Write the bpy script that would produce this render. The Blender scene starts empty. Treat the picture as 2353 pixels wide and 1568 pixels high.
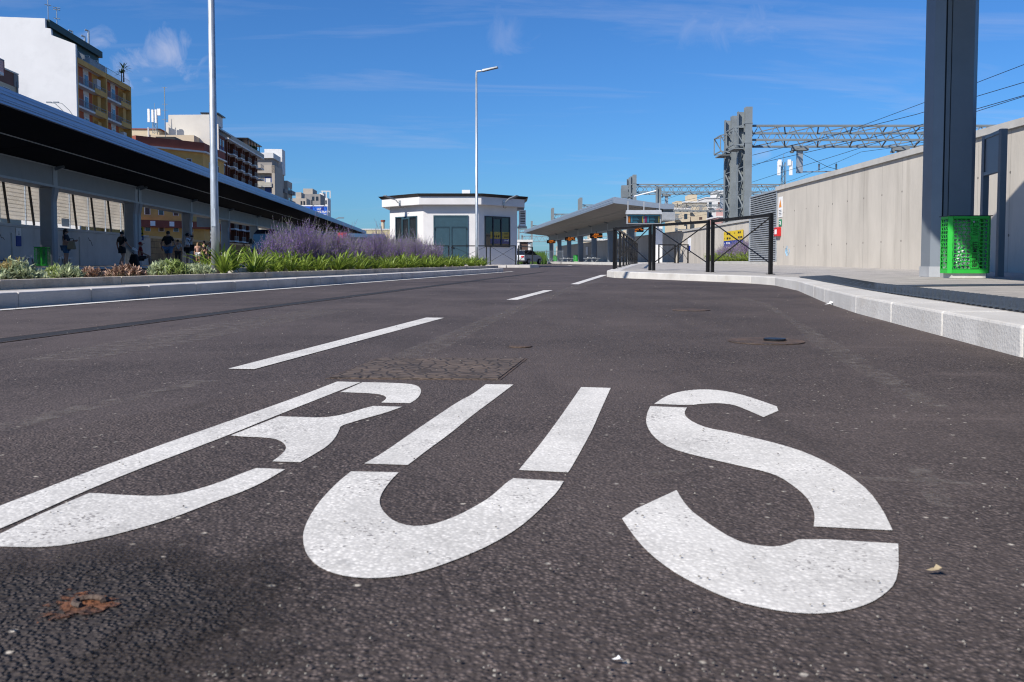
import bpy, bmesh, math, random
from mathutils import Vector, Matrix
random.seed(7)
S = bpy.context.scene
COL = S.collection
R = math.radians

# ------------------------------------------------------------------ camera
F = 2000.0; CX = 1176.5; CY = 696.0; HC = 0.37; TP = 0.048     # pixel units of a 2353 x 1568 frame
PIT = math.atan(TP); CP, SP = math.cos(PIT), math.sin(PIT)
cam_d = bpy.data.cameras.new('camera'); cam = bpy.data.objects.new('camera', cam_d); COL.objects.link(cam)
cam.location = (0, 0, HC); cam.rotation_euler = (R(90) - PIT, 0, 0)
cam_d.sensor_width = 36; cam_d.lens = F / 2353 * 36; cam_d.shift_y = -(784 - CY) / 2353
cam_d.clip_start = 0.02; cam_d.clip_end = 4000
cam_d.dof.use_dof = True; cam_d.dof.focus_distance = 11.0; cam_d.dof.aperture_fstop = 17
S.camera = cam

# ------------------------------------------------------------------ sky and sun
SUN_EL, SUN_AZ = 39, 224           # the sun stands behind and to the left
w = bpy.data.worlds.new('World'); S.world = w; w.use_nodes = True
nt = w.node_tree; N = nt.nodes; LK = nt.links
for n in list(N): N.remove(n)
def wn(t, **k):
    n = N.new(t)
    for a, b in k.items(): setattr(n, a, b)
    return n
def wmath(op, a, b=None, clamp=False):
    n = wn('ShaderNodeMath', operation=op, use_clamp=clamp)
    for i, v in enumerate((a, b)):
        if v is None: continue
        if isinstance(v, (int, float)): n.inputs[i].default_value = v
        else: LK.new(v, n.inputs[i])
    return n.outputs[0]
sky = wn('ShaderNodeTexSky', sky_type='NISHITA', sun_disc=False, sun_elevation=R(SUN_EL), sun_rotation=R(SUN_AZ),
         air_density=1.15, dust_density=0.35, ozone_density=4.2, altitude=0)
tc = wn('ShaderNodeTexCoord'); sep = wn('ShaderNodeSeparateXYZ'); LK.new(tc.outputs['Generated'], sep.inputs[0])
den = wmath('ADD', wmath('MAXIMUM', sep.outputs[2], 0.0), 0.12)
comb = wn('ShaderNodeCombineXYZ'); LK.new(wmath('DIVIDE', sep.outputs[0], den), comb.inputs[0]); LK.new(wmath('DIVIDE', sep.outputs[1], den), comb.inputs[1])
mp = wn('ShaderNodeMapping'); mp.inputs['Rotation'].default_value = (0, 0, R(-28)); mp.inputs['Scale'].default_value = (0.55, 1.9, 1); mp.inputs['Location'].default_value = (0.37, 0.2, 0)
LK.new(comb.outputs[0], mp.inputs[0])
n1 = wn('ShaderNodeTexNoise'); n1.inputs['Scale'].default_value = 1.1; n1.inputs['Detail'].default_value = 9; n1.inputs['Roughness'].default_value = 0.62; n1.inputs['Distortion'].default_value = 0.6
LK.new(mp.outputs[0], n1.inputs['Vector'])
r1 = wn('ShaderNodeMapRange'); r1.inputs[1].default_value = 0.53; r1.inputs[2].default_value = 0.90; r1.inputs[3].default_value = 0.0; r1.inputs[4].default_value = 0.5
LK.new(n1.outputs['Fac'], r1.inputs[0])
n2 = wn('ShaderNodeTexNoise'); n2.inputs['Scale'].default_value = 22; n2.inputs['Detail'].default_value = 9; n2.inputs['Roughness'].default_value = 0.62; n2.inputs['Distortion'].default_value = 0.9
LK.new(tc.outputs['Generated'], n2.inputs['Vector'])
total = r1.outputs[0]
def puff(px, py, rad, amt, sq=1.0):
    """a small cloud standing in one fixed direction of the sky"""
    global total
    u, v = (px - CX) / F, (CY - py) / F
    d = Vector((u, CP + v * SP, -SP + v * CP)).normalized()
    vs = wn('ShaderNodeVectorMath', operation='SUBTRACT'); LK.new(tc.outputs['Generated'], vs.inputs[0]); vs.inputs[1].default_value = d
    vm = wn('ShaderNodeVectorMath', operation='MULTIPLY'); LK.new(vs.outputs[0], vm.inputs[0]); vm.inputs[1].default_value = (1, 1, sq)
    ln = wn('ShaderNodeVectorMath', operation='LENGTH'); LK.new(vm.outputs[0], ln.inputs[0])
    g = wmath('SUBTRACT', 1.0, wmath('DIVIDE', ln.outputs['Value'], rad), True)
    m = wmath('MULTIPLY', wmath('SUBTRACT', wmath('ADD', wmath('MULTIPLY', g, 1.1), wmath('MULTIPLY', wmath('SUBTRACT', n2.outputs['Fac'], 0.5), 3.6)), 0.42), 1.1, True)
    m = wmath('MULTIPLY', m, wmath('MULTIPLY', g, 2.4, True), True)
    total = wmath('MAXIMUM', total, wmath('MULTIPLY', m, amt))
for a in ((395, 120, 0.045, .6, 1.1), (290, 150, 0.036, .75, .9), (235, 95, 0.03, .45, 1.6), (335, 185, 0.018, .5, 1.5), (430, 95, 0.022, .6, 1.0),
          (1165, 75, 0.055, .18, 1.2), (1760, 355, 0.035, .3, 2.2), (1700, 60, .10, .22, 2.6)): puff(*a)
mix = wn('ShaderNodeMixRGB'); LK.new(total, mix.inputs[0])
tint = wn('ShaderNodeMixRGB', blend_type='MULTIPLY'); tint.inputs[0].default_value = 1; tint.inputs[2].default_value = (0.30, 0.595, 0.97, 1)
LK.new(sky.outputs[0], tint.inputs[1]); LK.new(tint.outputs[0], mix.inputs[1]); mix.inputs[2].default_value = (4.2, 4.6, 6.2, 1)
bg = wn('ShaderNodeBackground'); bg.inputs[1].default_value = 0.094; LK.new(mix.outputs[0], bg.inputs[0])
out = wn('ShaderNodeOutputWorld'); LK.new(bg.outputs[0], out.inputs[0])

sl = bpy.data.lights.new('sun', 'SUN'); sl.energy = 4.6; sl.angle = R(0.53); sl.color = (1.0, 0.94, 0.845)
so = bpy.data.objects.new('sun', sl); COL.objects.link(so)
SUNV = Vector((math.sin(R(SUN_AZ)) * math.cos(R(SUN_EL)), math.cos(R(SUN_AZ)) * math.cos(R(SUN_EL)), math.sin(R(SUN_EL))))
so.rotation_euler = SUNV.to_track_quat('Z', 'Y').to_euler(); so.location = SUNV * 50

S.view_settings.view_transform = 'Standard'; S.view_settings.look = 'None'; S.view_settings.exposure = 0.42; S.view_settings.gamma = 1
S.cycles.max_bounces = 8; S.cycles.transparent_max_bounces = 12
S.cycles.use_denoising = True; S.cycles.filter_width = 1.15

# ------------------------------------------------------------------ places: frames of the station
def ray(px, py):
    u, v = (px - CX) / F, (CY - py) / F
    return Vector((u, CP + v * SP, -SP + v * CP))
def G(px, py, z=0.0):                    # point of a level plane
    d = ray(px, py); k = (z - HC) / d.z
    return Vector((d.x * k, d.y * k, z))
def AtY(px, py, Y):
    d = ray(px, py); k = Y / d.y
    return Vector((d.x * k, Y, HC + d.z * k))
CD = Vector((-0.0805, 0.99675, 0)); CL = Vector((-0.99675, -0.0805, 0))   # along the station canopies / to the left of them
DS = 0.0
def CT(s, t, z=0.0): return CD * t + CL * (s + DS) + Vector((0, 0, z))
def AtS(px, py, s):                      # point of an upright plane parallel to the canopies
    d = ray(px, py); k = s / d.dot(CL); p = d * k
    return p.dot(CD), HC + p.z           # (t, z)
def SatT(px, py, t):                     # point of an upright plane across the canopies
    d = ray(px, py); k = t / d.dot(CD); p = d * k
    return p.dot(CL), HC + p.z
RD = Vector((0.1597, 0.9872, 0)); RN = Vector((-0.9872, 0.1597, 0))       # along the bus lane / to its left
K0 = G(0, 710)
def RU(a, b, z=0.0): return Vector((K0.x, K0.y, 0)) + RD * a + RN * b + Vector((0, 0, z))

# ------------------------------------------------------------------ materials
def M(name, col, rough=0.6, var=0.12, scale=6.0, bump=0.0, bscale=None, metal=0.0, spec=0.4, stretch=None, col2=None, emit=None, trans=0.0, alpha=None, coat=0.0, dirt=None):
    m = bpy.data.materials.new(name); m.use_nodes = True
    t = m.node_tree; nn, l = t.nodes, t.links
    p = nn['Principled BSDF']
    p.inputs['Roughness'].default_value = rough; p.inputs['Metallic'].default_value = metal; p.inputs['Specular IOR Level'].default_value = spec
    if coat: p.inputs['Coat Weight'].default_value = coat
    tc = nn.new('ShaderNodeTexCoord'); mp = nn.new('ShaderNodeMapping'); l.new(tc.outputs['Object'], mp.inputs[0])
    if stretch: mp.inputs['Scale'].default_value = stretch
    a = nn.new('ShaderNodeTexNoise'); a.inputs['Scale'].default_value = scale; a.inputs['Detail'].default_value = 6; a.inputs['Roughness'].default_value = 0.6
    l.new(mp.outputs[0], a.inputs['Vector'])
    rp = nn.new('ShaderNodeValToRGB'); rp.color_ramp.elements[0].position = 0.32; rp.color_ramp.elements[1].position = 0.68
    c1 = tuple(max(0, c * (1 - var)) for c in col); c2 = col2 if col2 else tuple(min(1, c * (1 + var)) for c in col)
    rp.color_ramp.elements[0].color = (*c1, 1); rp.color_ramp.elements[1].color = (*c2, 1)
    l.new(a.outputs['Fac'], rp.inputs[0]); base = rp.outputs[0]
    if dirt:
        b = nn.new('ShaderNodeTexNoise'); b.inputs['Scale'].default_value = dirt[1]; b.inputs['Detail'].default_value = 8; b.inputs['Roughness'].default_value = 0.65
        if len(dirt) > 3:
            mq = nn.new('ShaderNodeMapping'); mq.inputs['Scale'].default_value = dirt[3]; l.new(tc.outputs['Object'], mq.inputs[0]); l.new(mq.outputs[0], b.inputs['Vector'])
        else: l.new(tc.outputs['Object'], b.inputs['Vector'])
        mr = nn.new('ShaderNodeMapRange'); mr.inputs[1].default_value = 0.54; mr.inputs[2].default_value = 0.72; mr.inputs[4].default_value = dirt[2]
        l.new(b.outputs['Fac'], mr.inputs[0]); mx = nn.new('ShaderNodeMixRGB'); l.new(mr.outputs[0], mx.inputs[0]); l.new(base, mx.inputs[1]); mx.inputs[2].default_value = (*dirt[0], 1); base = mx.outputs[0]
    l.new(base, p.inputs['Base Color'])
    if bump:
        c = nn.new('ShaderNodeTexNoise'); c.inputs['Scale'].default_value = bscale or scale * 6; c.inputs['Detail'].default_value = 5; l.new(mp.outputs[0], c.inputs['Vector'])
        bn = nn.new('ShaderNodeBump'); bn.inputs['Strength'].default_value = bump; bn.inputs['Distance'].default_value = 0.02; l.new(c.outputs['Fac'], bn.inputs['Height']); l.new(bn.outputs[0], p.inputs['Normal'])
    if emit:
        p.inputs['Emission Color'].default_value = (*emit[0], 1); p.inputs['Emission Strength'].default_value = emit[1]
    if trans:
        o = nn['Material Output']; tr = nn.new('ShaderNodeBsdfTranslucent'); l.new(base, tr.inputs[0]); ms = nn.new('ShaderNodeMixShader'); ms.inputs[0].default_value = trans
        l.new(p.outputs[0], ms.inputs[1]); l.new(tr.outputs[0], ms.inputs[2]); l.new(ms.outputs[0], o.inputs[0])
    if alpha is not None: p.inputs['Alpha'].default_value = alpha
    return m

def asphalt(name, col, light, bump):
    m = bpy.data.materials.new(name); m.use_nodes = True
    t = m.node_tree; nn, l = t.nodes, t.links; p = nn['Principled BSDF']
    tc = nn.new('ShaderNodeTexCoord'); P = tc.outputs['Object']
    def noise(sc, det=4, ro=.6, st=None):
        a = nn.new('ShaderNodeTexNoise'); a.inputs['Scale'].default_value = sc; a.inputs['Detail'].default_value = det; a.inputs['Roughness'].default_value = ro
        if st:
            mp = nn.new('ShaderNodeMapping'); mp.inputs['Rotation'].default_value = (0, 0, R(9.2)); mp.inputs['Scale'].default_value = st; l.new(P, mp.inputs[0]); l.new(mp.outputs[0], a.inputs['Vector'])
        else: l.new(P, a.inputs['Vector'])
        return a.outputs['Fac']
    def mr(v, a, b, c, d):
        n = nn.new('ShaderNodeMapRange'); n.inputs[1].default_value = a; n.inputs[2].default_value = b; n.inputs[3].default_value = c; n.inputs[4].default_value = d; l.new(v, n.inputs[0]); return n.outputs[0]
    def mixc(f, a, b, mode='MIX'):
        n = nn.new('ShaderNodeMixRGB'); n.blend_type = mode
        if isinstance(f, float): n.inputs[0].default_value = f
        else: l.new(f, n.inputs[0])
        for i, v in ((1, a), (2, b)):
            if isinstance(v, tuple): n.inputs[i].default_value = (*v, 1)
            else: l.new(v, n.inputs[i])
        return n.outputs[0]
    vo = nn.new('ShaderNodeTexVoronoi'); vo.inputs['Scale'].default_value = 165; l.new(P, vo.inputs['Vector'])
    vb = nn.new('ShaderNodeTexVoronoi'); vb.inputs['Scale'].default_value = 95; l.new(P, vb.inputs['Vector'])
    sepc = nn.new('ShaderNodeSeparateColor'); l.new(vo.outputs['Color'], sepc.inputs[0])
    c = mixc(mr(sepc.outputs[0], 0, 1, 0, 1), tuple(x * .34 for x in col), tuple(x * 1.85 for x in col))       # grain by grain
    c = mixc(1.0, c, mr(vo.outputs['Distance'], .16, .60, 1.32, .42), 'MULTIPLY')                                       # gaps between the stones
    c = mixc(mr(noise(0.55, 6, .65), .36, .66, 0, .75), c, tuple(x * 1.40 for x in col))                              # broad paler areas
    c = mixc(mr(noise(1.6, 7, .7, (2.6, .33, 1)), .52, .72, 0, .7), c, tuple(x * .58 for x in col))                    # wheel tracks and drag marks
    c = mixc(mr(noise(1.1, 8, .72, (.5, 3.0, 1)), .60, .74, 0, .42), c, tuple(min(1, x * 2.5) for x in col))            # dusty scuffs
    ss = nn.new('ShaderNodeTexVoronoi'); ss.inputs['Scale'].default_value = 42; l.new(P, ss.inputs['Vector'])
    sp2 = nn.new('ShaderNodeSeparateColor'); l.new(ss.outputs['Color'], sp2.inputs[0])
    dot = nn.new('ShaderNodeMath'); dot.operation = 'MULTIPLY'; l.new(mr(sp2.outputs[1], 1 - light, 1 - light + .01, 0, 1), dot.inputs[0]); l.new(mr(ss.outputs['Distance'], .10, .22, 1, 0), dot.inputs[1])
    c = mixc(dot.outputs[0], c, (.42, .38, .33))                                                                       # pale chips
    l.new(c, p.inputs['Base Color']); p.inputs['Roughness'].default_value = .82; p.inputs['Specular IOR Level'].default_value = .32
    ad = nn.new('ShaderNodeMath'); ad.operation = 'ADD'; l.new(mr(vo.outputs['Distance'], 0, .6, 1, 0), ad.inputs[0]); l.new(mr(vb.outputs['Distance'], 0, .6, .8, 0), ad.inputs[1])
    bn = nn.new('ShaderNodeBump'); bn.inputs['Strength'].default_value = bump; bn.inputs['Distance'].default_value = .004; l.new(ad.outputs[0], bn.inputs['Height'])
    bn2 = nn.new('ShaderNodeBump'); bn2.inputs['Strength'].default_value = .10; bn2.inputs['Distance'].default_value = .012; l.new(noise(5, 4), bn2.inputs['Height']); l.new(bn2.outputs[0], bn.inputs['Normal'])
    l.new(bn.outputs[0], p.inputs['Normal'])
    return m
def paint_mat():
    m = asphalt('road_paint', (.60, .58, .55), 0.0, .13); t = m.node_tree; nn, l = t.nodes, t.links; p = nn['Principled BSDF']
    src = p.inputs['Base Color'].links[0].from_socket
    tc = nn.new('ShaderNodeTexCoord')
    a = nn.new('ShaderNodeTexNoise'); a.inputs['Scale'].default_value = 150; a.inputs['Detail'].default_value = 3; l.new(tc.outputs['Object'], a.inputs['Vector'])
    b = nn.new('ShaderNodeTexNoise'); b.inputs['Scale'].default_value = 7; b.inputs['Detail'].default_value = 5; l.new(tc.outputs['Object'], b.inputs['Vector'])
    ad = nn.new('ShaderNodeMath'); ad.operation = 'MULTIPLY_ADD'; l.new(b.outputs['Fac'], ad.inputs[0]); ad.inputs[1].default_value = .55; l.new(a.outputs['Fac'], ad.inputs[2])
    mr = nn.new('ShaderNodeMapRange'); mr.inputs[1].default_value = .92; mr.inputs[2].default_value = 1.02; l.new(ad.outputs[0], mr.inputs[0])
    mc = nn.new('ShaderNodeMixRGB'); mc.inputs[0].default_value = .62; l.new(src, mc.inputs[1]); mc.inputs[2].default_value = (.70, .68, .65, 1)
    wv = nn.new('ShaderNodeTexNoise'); wv.inputs['Scale'].default_value = 3.2; wv.inputs['Detail'].default_value = 9; wv.inputs['Roughness'].default_value = .7; l.new(tc.outputs['Object'], wv.inputs['Vector'])
    wr = nn.new('ShaderNodeMapRange'); wr.inputs[1].default_value = .42; wr.inputs[2].default_value = .72; wr.inputs[3].default_value = 1.0; wr.inputs[4].default_value = .74; l.new(wv.outputs['Fac'], wr.inputs[0])
    wm = nn.new('ShaderNodeMixRGB'); wm.blend_type = 'MULTIPLY'; wm.inputs[0].default_value = 1; l.new(mc.outputs[0], wm.inputs[1]); l.new(wr.outputs[0], wm.inputs[2])
    mx = nn.new('ShaderNodeMixRGB'); l.new(mr.outputs[0], mx.inputs[0]); l.new(wm.outputs[0], mx.inputs[1]); mx.inputs[2].default_value = (.25, .235, .23, 1)
    l.new(mx.outputs[0], p.inputs['Base Color'])
    return m
def brick_mat(name, c1, c2, mortar, w_, h_, rough=.8, msize=.02, bump=.3, axes='XY', rot=0, off=.5):
    m = bpy.data.materials.new(name); m.use_nodes = True; t = m.node_tree; nn, l = t.nodes, t.links; p = nn['Principled BSDF']
    tc = nn.new('ShaderNodeTexCoord'); mp = nn.new('ShaderNodeMapping'); l.new(tc.outputs['Object'], mp.inputs[0]); mp.inputs['Rotation'].default_value = (0, 0, rot)
    v = mp.outputs[0]
    if axes != 'XY':
        s_ = nn.new('ShaderNodeSeparateXYZ'); l.new(v, s_.inputs[0]); c_ = nn.new('ShaderNodeCombineXYZ'); l.new(s_.outputs['XYZ'.index(axes[0])], c_.inputs[0]); l.new(s_.outputs['XYZ'.index(axes[1])], c_.inputs[1]); v = c_.outputs[0]
    b = nn.new('ShaderNodeTexBrick'); l.new(v, b.inputs['Vector']); b.offset = off
    for k, x in (('Color1', c1), ('Color2', c2), ('Mortar', mortar)): b.inputs[k].default_value = (*x, 1)
    b.inputs['Scale'].default_value = 1; b.inputs['Brick Width'].default_value = w_; b.inputs['Row Height'].default_value = h_; b.inputs['Mortar Size'].default_value = msize
    n = nn.new('ShaderNodeTexNoise'); n.inputs['Scale'].default_value = 3; n.inputs['Detail'].default_value = 6; l.new(tc.outputs['Object'], n.inputs['Vector'])
    mr = nn.new('ShaderNodeMapRange'); mr.inputs[1].default_value = .3; mr.inputs[2].default_value = .7; mr.inputs[3].default_value = .78; mr.inputs[4].default_value = 1.15; l.new(n.outputs['Fac'], mr.inputs[0])
    mx = nn.new('ShaderNodeMixRGB'); mx.blend_type = 'MULTIPLY'; mx.inputs[0].default_value = 1; l.new(b.outputs['Color'], mx.inputs[1]); l.new(mr.outputs[0], mx.inputs[2]); l.new(mx.outputs[0], p.inputs['Base Color'])
    p.inputs['Roughness'].default_value = rough; p.inputs['Specular IOR Level'].default_value = .3
    bn = nn.new('ShaderNodeBump'); bn.inputs['Strength'].default_value = bump; bn.inputs['Distance'].default_value = .01; bn.invert = True; l.new(b.outputs['Fac'], bn.inputs['Height']); l.new(bn.outputs[0], p.inputs['Normal'])
    return m

m_road = asphalt('asphalt_lane', (.084, .067, .063), .05, .42)
m_bay = asphalt('asphalt_bay', (.083, .0655, .0605), .06, .55)
m_paint = paint_mat()
m_earth = M('pale_ground', (.22, .20, .17), .9, .2, .3)
m_kerb = M('white_kerb_stone', (.55, .53, .50), .75, .10, 2.5, .25, 60, dirt=((.36, .31, .25), 1.7, .5))
m_kerb2 = M('grey_kerb_stone', (.56, .525, .49), .75, .14, 2.0, .25, 60, dirt=((.27, .22, .18), 1.5, .6))
m_planter = M('planter_concrete', (.52, .45, .365), .85, .2, 3, .3, 50, dirt=((.14, .12, .10), 2.3, .6))
m_pave = brick_mat('paving_setts', (.44, .41, .375), (.39, .365, .335), (.29, .27, .245), .22, .11, msize=.008)
m_soil = M('soil', (.11, .08, .055), .95, .35, 14, .6, 40)
m_concrete = None
m_steel = M('grey_steel', (.195, .22, .25), .45, .07, 2, 0, metal=.25, spec=.5)
m_steel_l = M('light_grey_steel', (.36, .375, .395), .5, .1, 3, metal=.2)
m_fascia = M('fascia_aluminium', (.30, .35, .42), .38, .05, 1.5, metal=.35)
m_fascia_l = M('skylit_shade_fascia', (.27, .355, .50), .45, .05, 1.5, metal=.3)  # same aluminium facing away from the sun, bluish skylight put into the colour
m_beam = M('beam_cladding', (.22, .225, .23), .5, .06, 1.5, metal=.1)
m_soffit = M('shade_darkened_soffit', (.010, .011, .016), .8, .1, 1, spec=.08)  # same soffit as the grey one, deep shade put into the colour
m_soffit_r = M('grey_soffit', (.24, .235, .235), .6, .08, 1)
m_galv = M('galvanised_steel', (.44, .47, .50), .42, .22, 16, metal=.55, stretch=(1, 1, .3))
m_galv_far = M('gantry_steel', (.22, .245, .255), .55, .16, 1.2, metal=.25)
m_black = M('black_paint', (.008, .008, .009), .42, .2, 4, spec=.35)
m_white = M('white_render', (.62, .605, .60), .85, .05, 1.2, .05, 40, dirt=((.52, .50, .49), .7, .35))
m_roofblk = M('roof_black', (.018, .014, .014), .4, .2, 3)
m_teal = M('petrol_door_paint', (.028, .065, .088), .45, .08, 3)
m_darkframe = M('dark_frame', (.012, .022, .032), .45, .1, 4)
m_glass = M('dark_glass', (.010, .012, .016), .06, .1, 1, spec=.7)
m_green = M('green_powder_coat', (.028, .40, .045), .4, .06, 5)
m_yel = M('sign_yellow', (.62, .44, .02), .5, .05, 3)
m_blue = M('sign_blue', (.012, .035, .25), .5, .05, 3)
m_signw = M('sign_white', (.75, .75, .75), .5, .03, 3)
m_ink = M('sign_black', (.01, .01, .01), .6, .1, 3)
m_red = M('red_plastic', (.50, .018, .02), .45, .05, 3)
m_orange = M('warning_orange', (.70, .24, .02), .5, .05, 3)
m_rubber = M('dark_tactile', (.045, .055, .068), .55, .12, 6, .2, 80)
m_iron = M('rusty_iron', (.075, .058, .050), .7, .35, 9, .6, 60, col2=(.13, .085, .06))
m_rust = M('orange_rust', (.07, .05, .042), .8, .3, 11, .8, 70, col2=(.26, .085, .022))
def cobble_mat():
    m = M('studded_iron', (.115, .088, .072), .75, .3, 5, col2=(.16, .118, .09)); t = m.node_tree; nn, l = t.nodes, t.links; p = nn['Principled BSDF']; src = p.inputs['Base Color'].links[0].from_socket
    tc = nn.new('ShaderNodeTexCoord'); v = nn.new('ShaderNodeTexVoronoi'); v.feature = 'DISTANCE_TO_EDGE'; v.inputs['Scale'].default_value = 22; v.inputs['Randomness'].default_value = .75; l.new(tc.outputs['Object'], v.inputs['Vector'])
    r = nn.new('ShaderNodeMapRange'); r.inputs[1].default_value = .02; r.inputs[2].default_value = .14; r.inputs[3].default_value = .5; r.inputs[4].default_value = 1.0; l.new(v.outputs['Distance'], r.inputs[0])
    mx = nn.new('ShaderNodeMixRGB'); mx.blend_type = 'MULTIPLY'; mx.inputs[0].default_value = 1; l.new(src, mx.inputs[1]); l.new(r.outputs[0], mx.inputs[2]); l.new(mx.outputs[0], p.inputs['Base Color'])
    b = nn.new('ShaderNodeBump'); b.inputs['Strength'].default_value = .9; b.inputs['Distance'].default_value = .008; l.new(r.outputs[0], b.inputs['Height']); l.new(b.outputs[0], p.inputs['Normal']); return m
m_grate = brick_mat('cast_grating', (.007, .007, .008), (.009, .009, .009), (.040, .039, .041), .05, .03, msize=.010, bump=1.0, rot=-R(9.2))

def wall_mat():
    m = M('board_marked_concrete', (.46, .425, .375), .85, .10, 1.3, .25, 26, stretch=(1, 1, .32), dirt=((.25, .225, .19), 1.0, .42, (1.8, 1.8, .16)))
    t = m.node_tree; nn, l = t.nodes, t.links; p = nn['Principled BSDF']; src = p.inputs['Base Color'].links[0].from_socket
    tc = nn.new('ShaderNodeTexCoord'); s_ = nn.new('ShaderNodeSeparateXYZ'); l.new(tc.outputs['Object'], s_.inputs[0])
    def mm(op, a, b, c=None):
        n = nn.new('ShaderNodeMath'); n.operation = op
        for i, v in enumerate((a, b, c)):
            if v is None: continue
            if isinstance(v, (int, float)): n.inputs[i].default_value = v
            else: l.new(v, n.inputs[i])
        return n.outputs[0]
    jt = mm('LESS_THAN', mm('ABSOLUTE', mm('SUBTRACT', mm('MODULO', mm('ADD', s_.outputs[1], 200), 1.25), .6), None), .012)          # shuttering joints
    ty = mm('SUBTRACT', mm('MODULO', mm('ADD', s_.outputs[1], 200), 1.25), .6); tz = mm('SUBTRACT', mm('MODULO', mm('ADD', s_.outputs[2], 10.15), 1.3), .65)
    hole = mm('LESS_THAN', mm('ADD', mm('MULTIPLY', ty, ty), mm('MULTIPLY', tz, tz)), .0009)                                       # tie holes
    mx = nn.new('ShaderNodeMixRGB'); l.new(mm('MULTIPLY', jt, .38), mx.inputs[0]); l.new(src, mx.inputs[1]); mx.inputs[2].default_value = (.17, .15, .13, 1)
    m2 = nn.new('ShaderNodeMixRGB'); l.new(mm('MULTIPLY', hole, .8), m2.inputs[0]); l.new(mx.outputs[0], m2.inputs[1]); m2.inputs[2].default_value = (.07, .065, .06, 1)
    l.new(m2.outputs[0], p.inputs['Base Color']); return m
m_concrete = wall_mat()
m_coping = M('coping_concrete', (.40, .39, .37), .8, .1, 2, .15, 40)

# ------------------------------------------------------------------ builders
ORIG = {}
class MB:
    """collects faces in world space; build() links them as one mesh object under its parent"""
    def __init__(s): s.v = []; s.f = []
    def poly(s, pts):
        n = len(s.v); s.v += [Vector(p) for p in pts]; s.f.append(tuple(range(n, n + len(pts)))); return s
    def hexa(s, b, t):                       # bottom ring, top ring
        n = len(s.v); k = len(b); s.v += [Vector(p) for p in b] + [Vector(p) for p in t]
        s.f.append(tuple(range(n + k - 1, n - 1, -1))); s.f.append(tuple(range(n + k, n + 2 * k)))
        for i in range(k): j = (i + 1) % k; s.f.append((n + i, n + j, n + k + j, n + k + i))
        return s
    def box(s, x0, x1, y0, y1, z0, z1):
        return s.hexa([(x0, y0, z0), (x1, y0, z0), (x1, y1, z0), (x0, y1, z0)], [(x0, y0, z1), (x1, y0, z1), (x1, y1, z1), (x0, y1, z1)])
    def fbox(s, fn, a0, a1, b0, b1, z0, z1): # a box in a slanted frame: fn(a, b, z)
        q = [(a0, b0), (a1, b0), (a1, b1), (a0, b1)]
        return s.hexa([fn(a, b, z0) for a, b in q], [fn(a, b, z1) for a, b in q])
    def prism(s, pts, z0, z1): return s.hexa([(p[0], p[1], z0) for p in pts], [(p[0], p[1], z1) for p in pts])
    def bar(s, p, q, w_, h_=None, up=(0, 0, 1)):
        p, q = Vector(p), Vector(q); d = (q - p)
        if d.length < 1e-6: return s
        d.normalize(); u = Vector(up)
        if abs(d.dot(u)) > .98: u = Vector((1, 0, 0))
        a = d.cross(u).normalized(); b = a.cross(d).normalized(); a = a * (w_ / 2); b = b * ((h_ or w_) / 2)
        return s.hexa([p - a - b, p + a - b, p + a + b, p - a + b], [q - a - b, q + a - b, q + a + b, q - a + b])
    def tube(s, pts, r, seg=8, cap=True):
        pts = [Vector(p) for p in pts]; rr = r if isinstance(r, (list, tuple)) else [r] * len(pts); rings = []
        for i, p in enumerate(pts):
            d = (pts[min(i + 1, len(pts) - 1)] - pts[max(i - 1, 0)]).normalized(); u = Vector((0, 0, 1)) if abs(d.z) < .95 else Vector((1, 0, 0))
            a = d.cross(u).normalized(); b = a.cross(d).normalized(); n = len(s.v)
            s.v += [p + (a * math.cos(2 * math.pi * k / seg) + b * math.sin(2 * math.pi * k / seg)) * rr[i] for k in range(seg)]; rings.append(n)
        for i in range(len(pts) - 1):
            for k in range(seg): j = (k + 1) % seg; s.f.append((rings[i] + k, rings[i] + j, rings[i + 1] + j, rings[i + 1] + k))
        if cap: s.f.append(tuple(range(rings[0] + seg - 1, rings[0] - 1, -1))); s.f.append(tuple(range(rings[-1], rings[-1] + seg)))
        return s
    def disc(s, c, r, seg=24, z1=None):
        c = Vector(c); pts = [c + Vector((math.cos(2 * math.pi * k / seg) * r, math.sin(2 * math.pi * k / seg) * r, 0)) for k in range(seg)]
        return s.poly(pts) if z1 is None else s.prism(pts, c.z, z1)
    def mesh(s, name, o=Vector()):
        me = bpy.data.meshes.new(name); me.from_pydata([v - o for v in s.v], [], s.f)
        bm = bmesh.new(); bm.from_mesh(me); big = [f for f in bm.faces if len(f.verts) > 4]
        if big: bmesh.ops.triangulate(bm, faces=big)
        bmesh.ops.recalc_face_normals(bm, faces=bm.faces); bm.to_mesh(me); bm.free(); me.update(); return me
    def build(s, name, mat, parent=None, bevel=0.0, smooth=False):
        o = ORIG.get(parent.name, Vector()) if parent else Vector()
        ob = bpy.data.objects.new(name, s.mesh(name, o)); COL.objects.link(ob); ob.data.materials.append(mat)
        if parent: ob.parent = parent; ORIG[ob.name] = o
        if bevel:
            b = ob.modifiers.new('bevel', 'BEVEL'); b.width = bevel; b.segments = 2; b.limit_method = 'ANGLE'
        if smooth:
            for p in ob.data.polygons: p.use_smooth = True
        return ob
def tag(o, label=None, cat=None, group=None, kind=None):
    for k, v in (('label', label), ('category', cat), ('group', group), ('kind', kind)):
        if v: o[k] = v
    return o
def thing(name, label, cat, loc=(0, 0, 0), group=None):
    o = bpy.data.objects.new(name, None); COL.objects.link(o); o.location = loc; o.empty_display_size = .1; ORIG[o.name] = Vector(loc)
    return tag(o, label, cat, group)
def struct(name, mb, mat, **k): return tag(mb.build(name, mat, **k), kind='structure')
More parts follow.
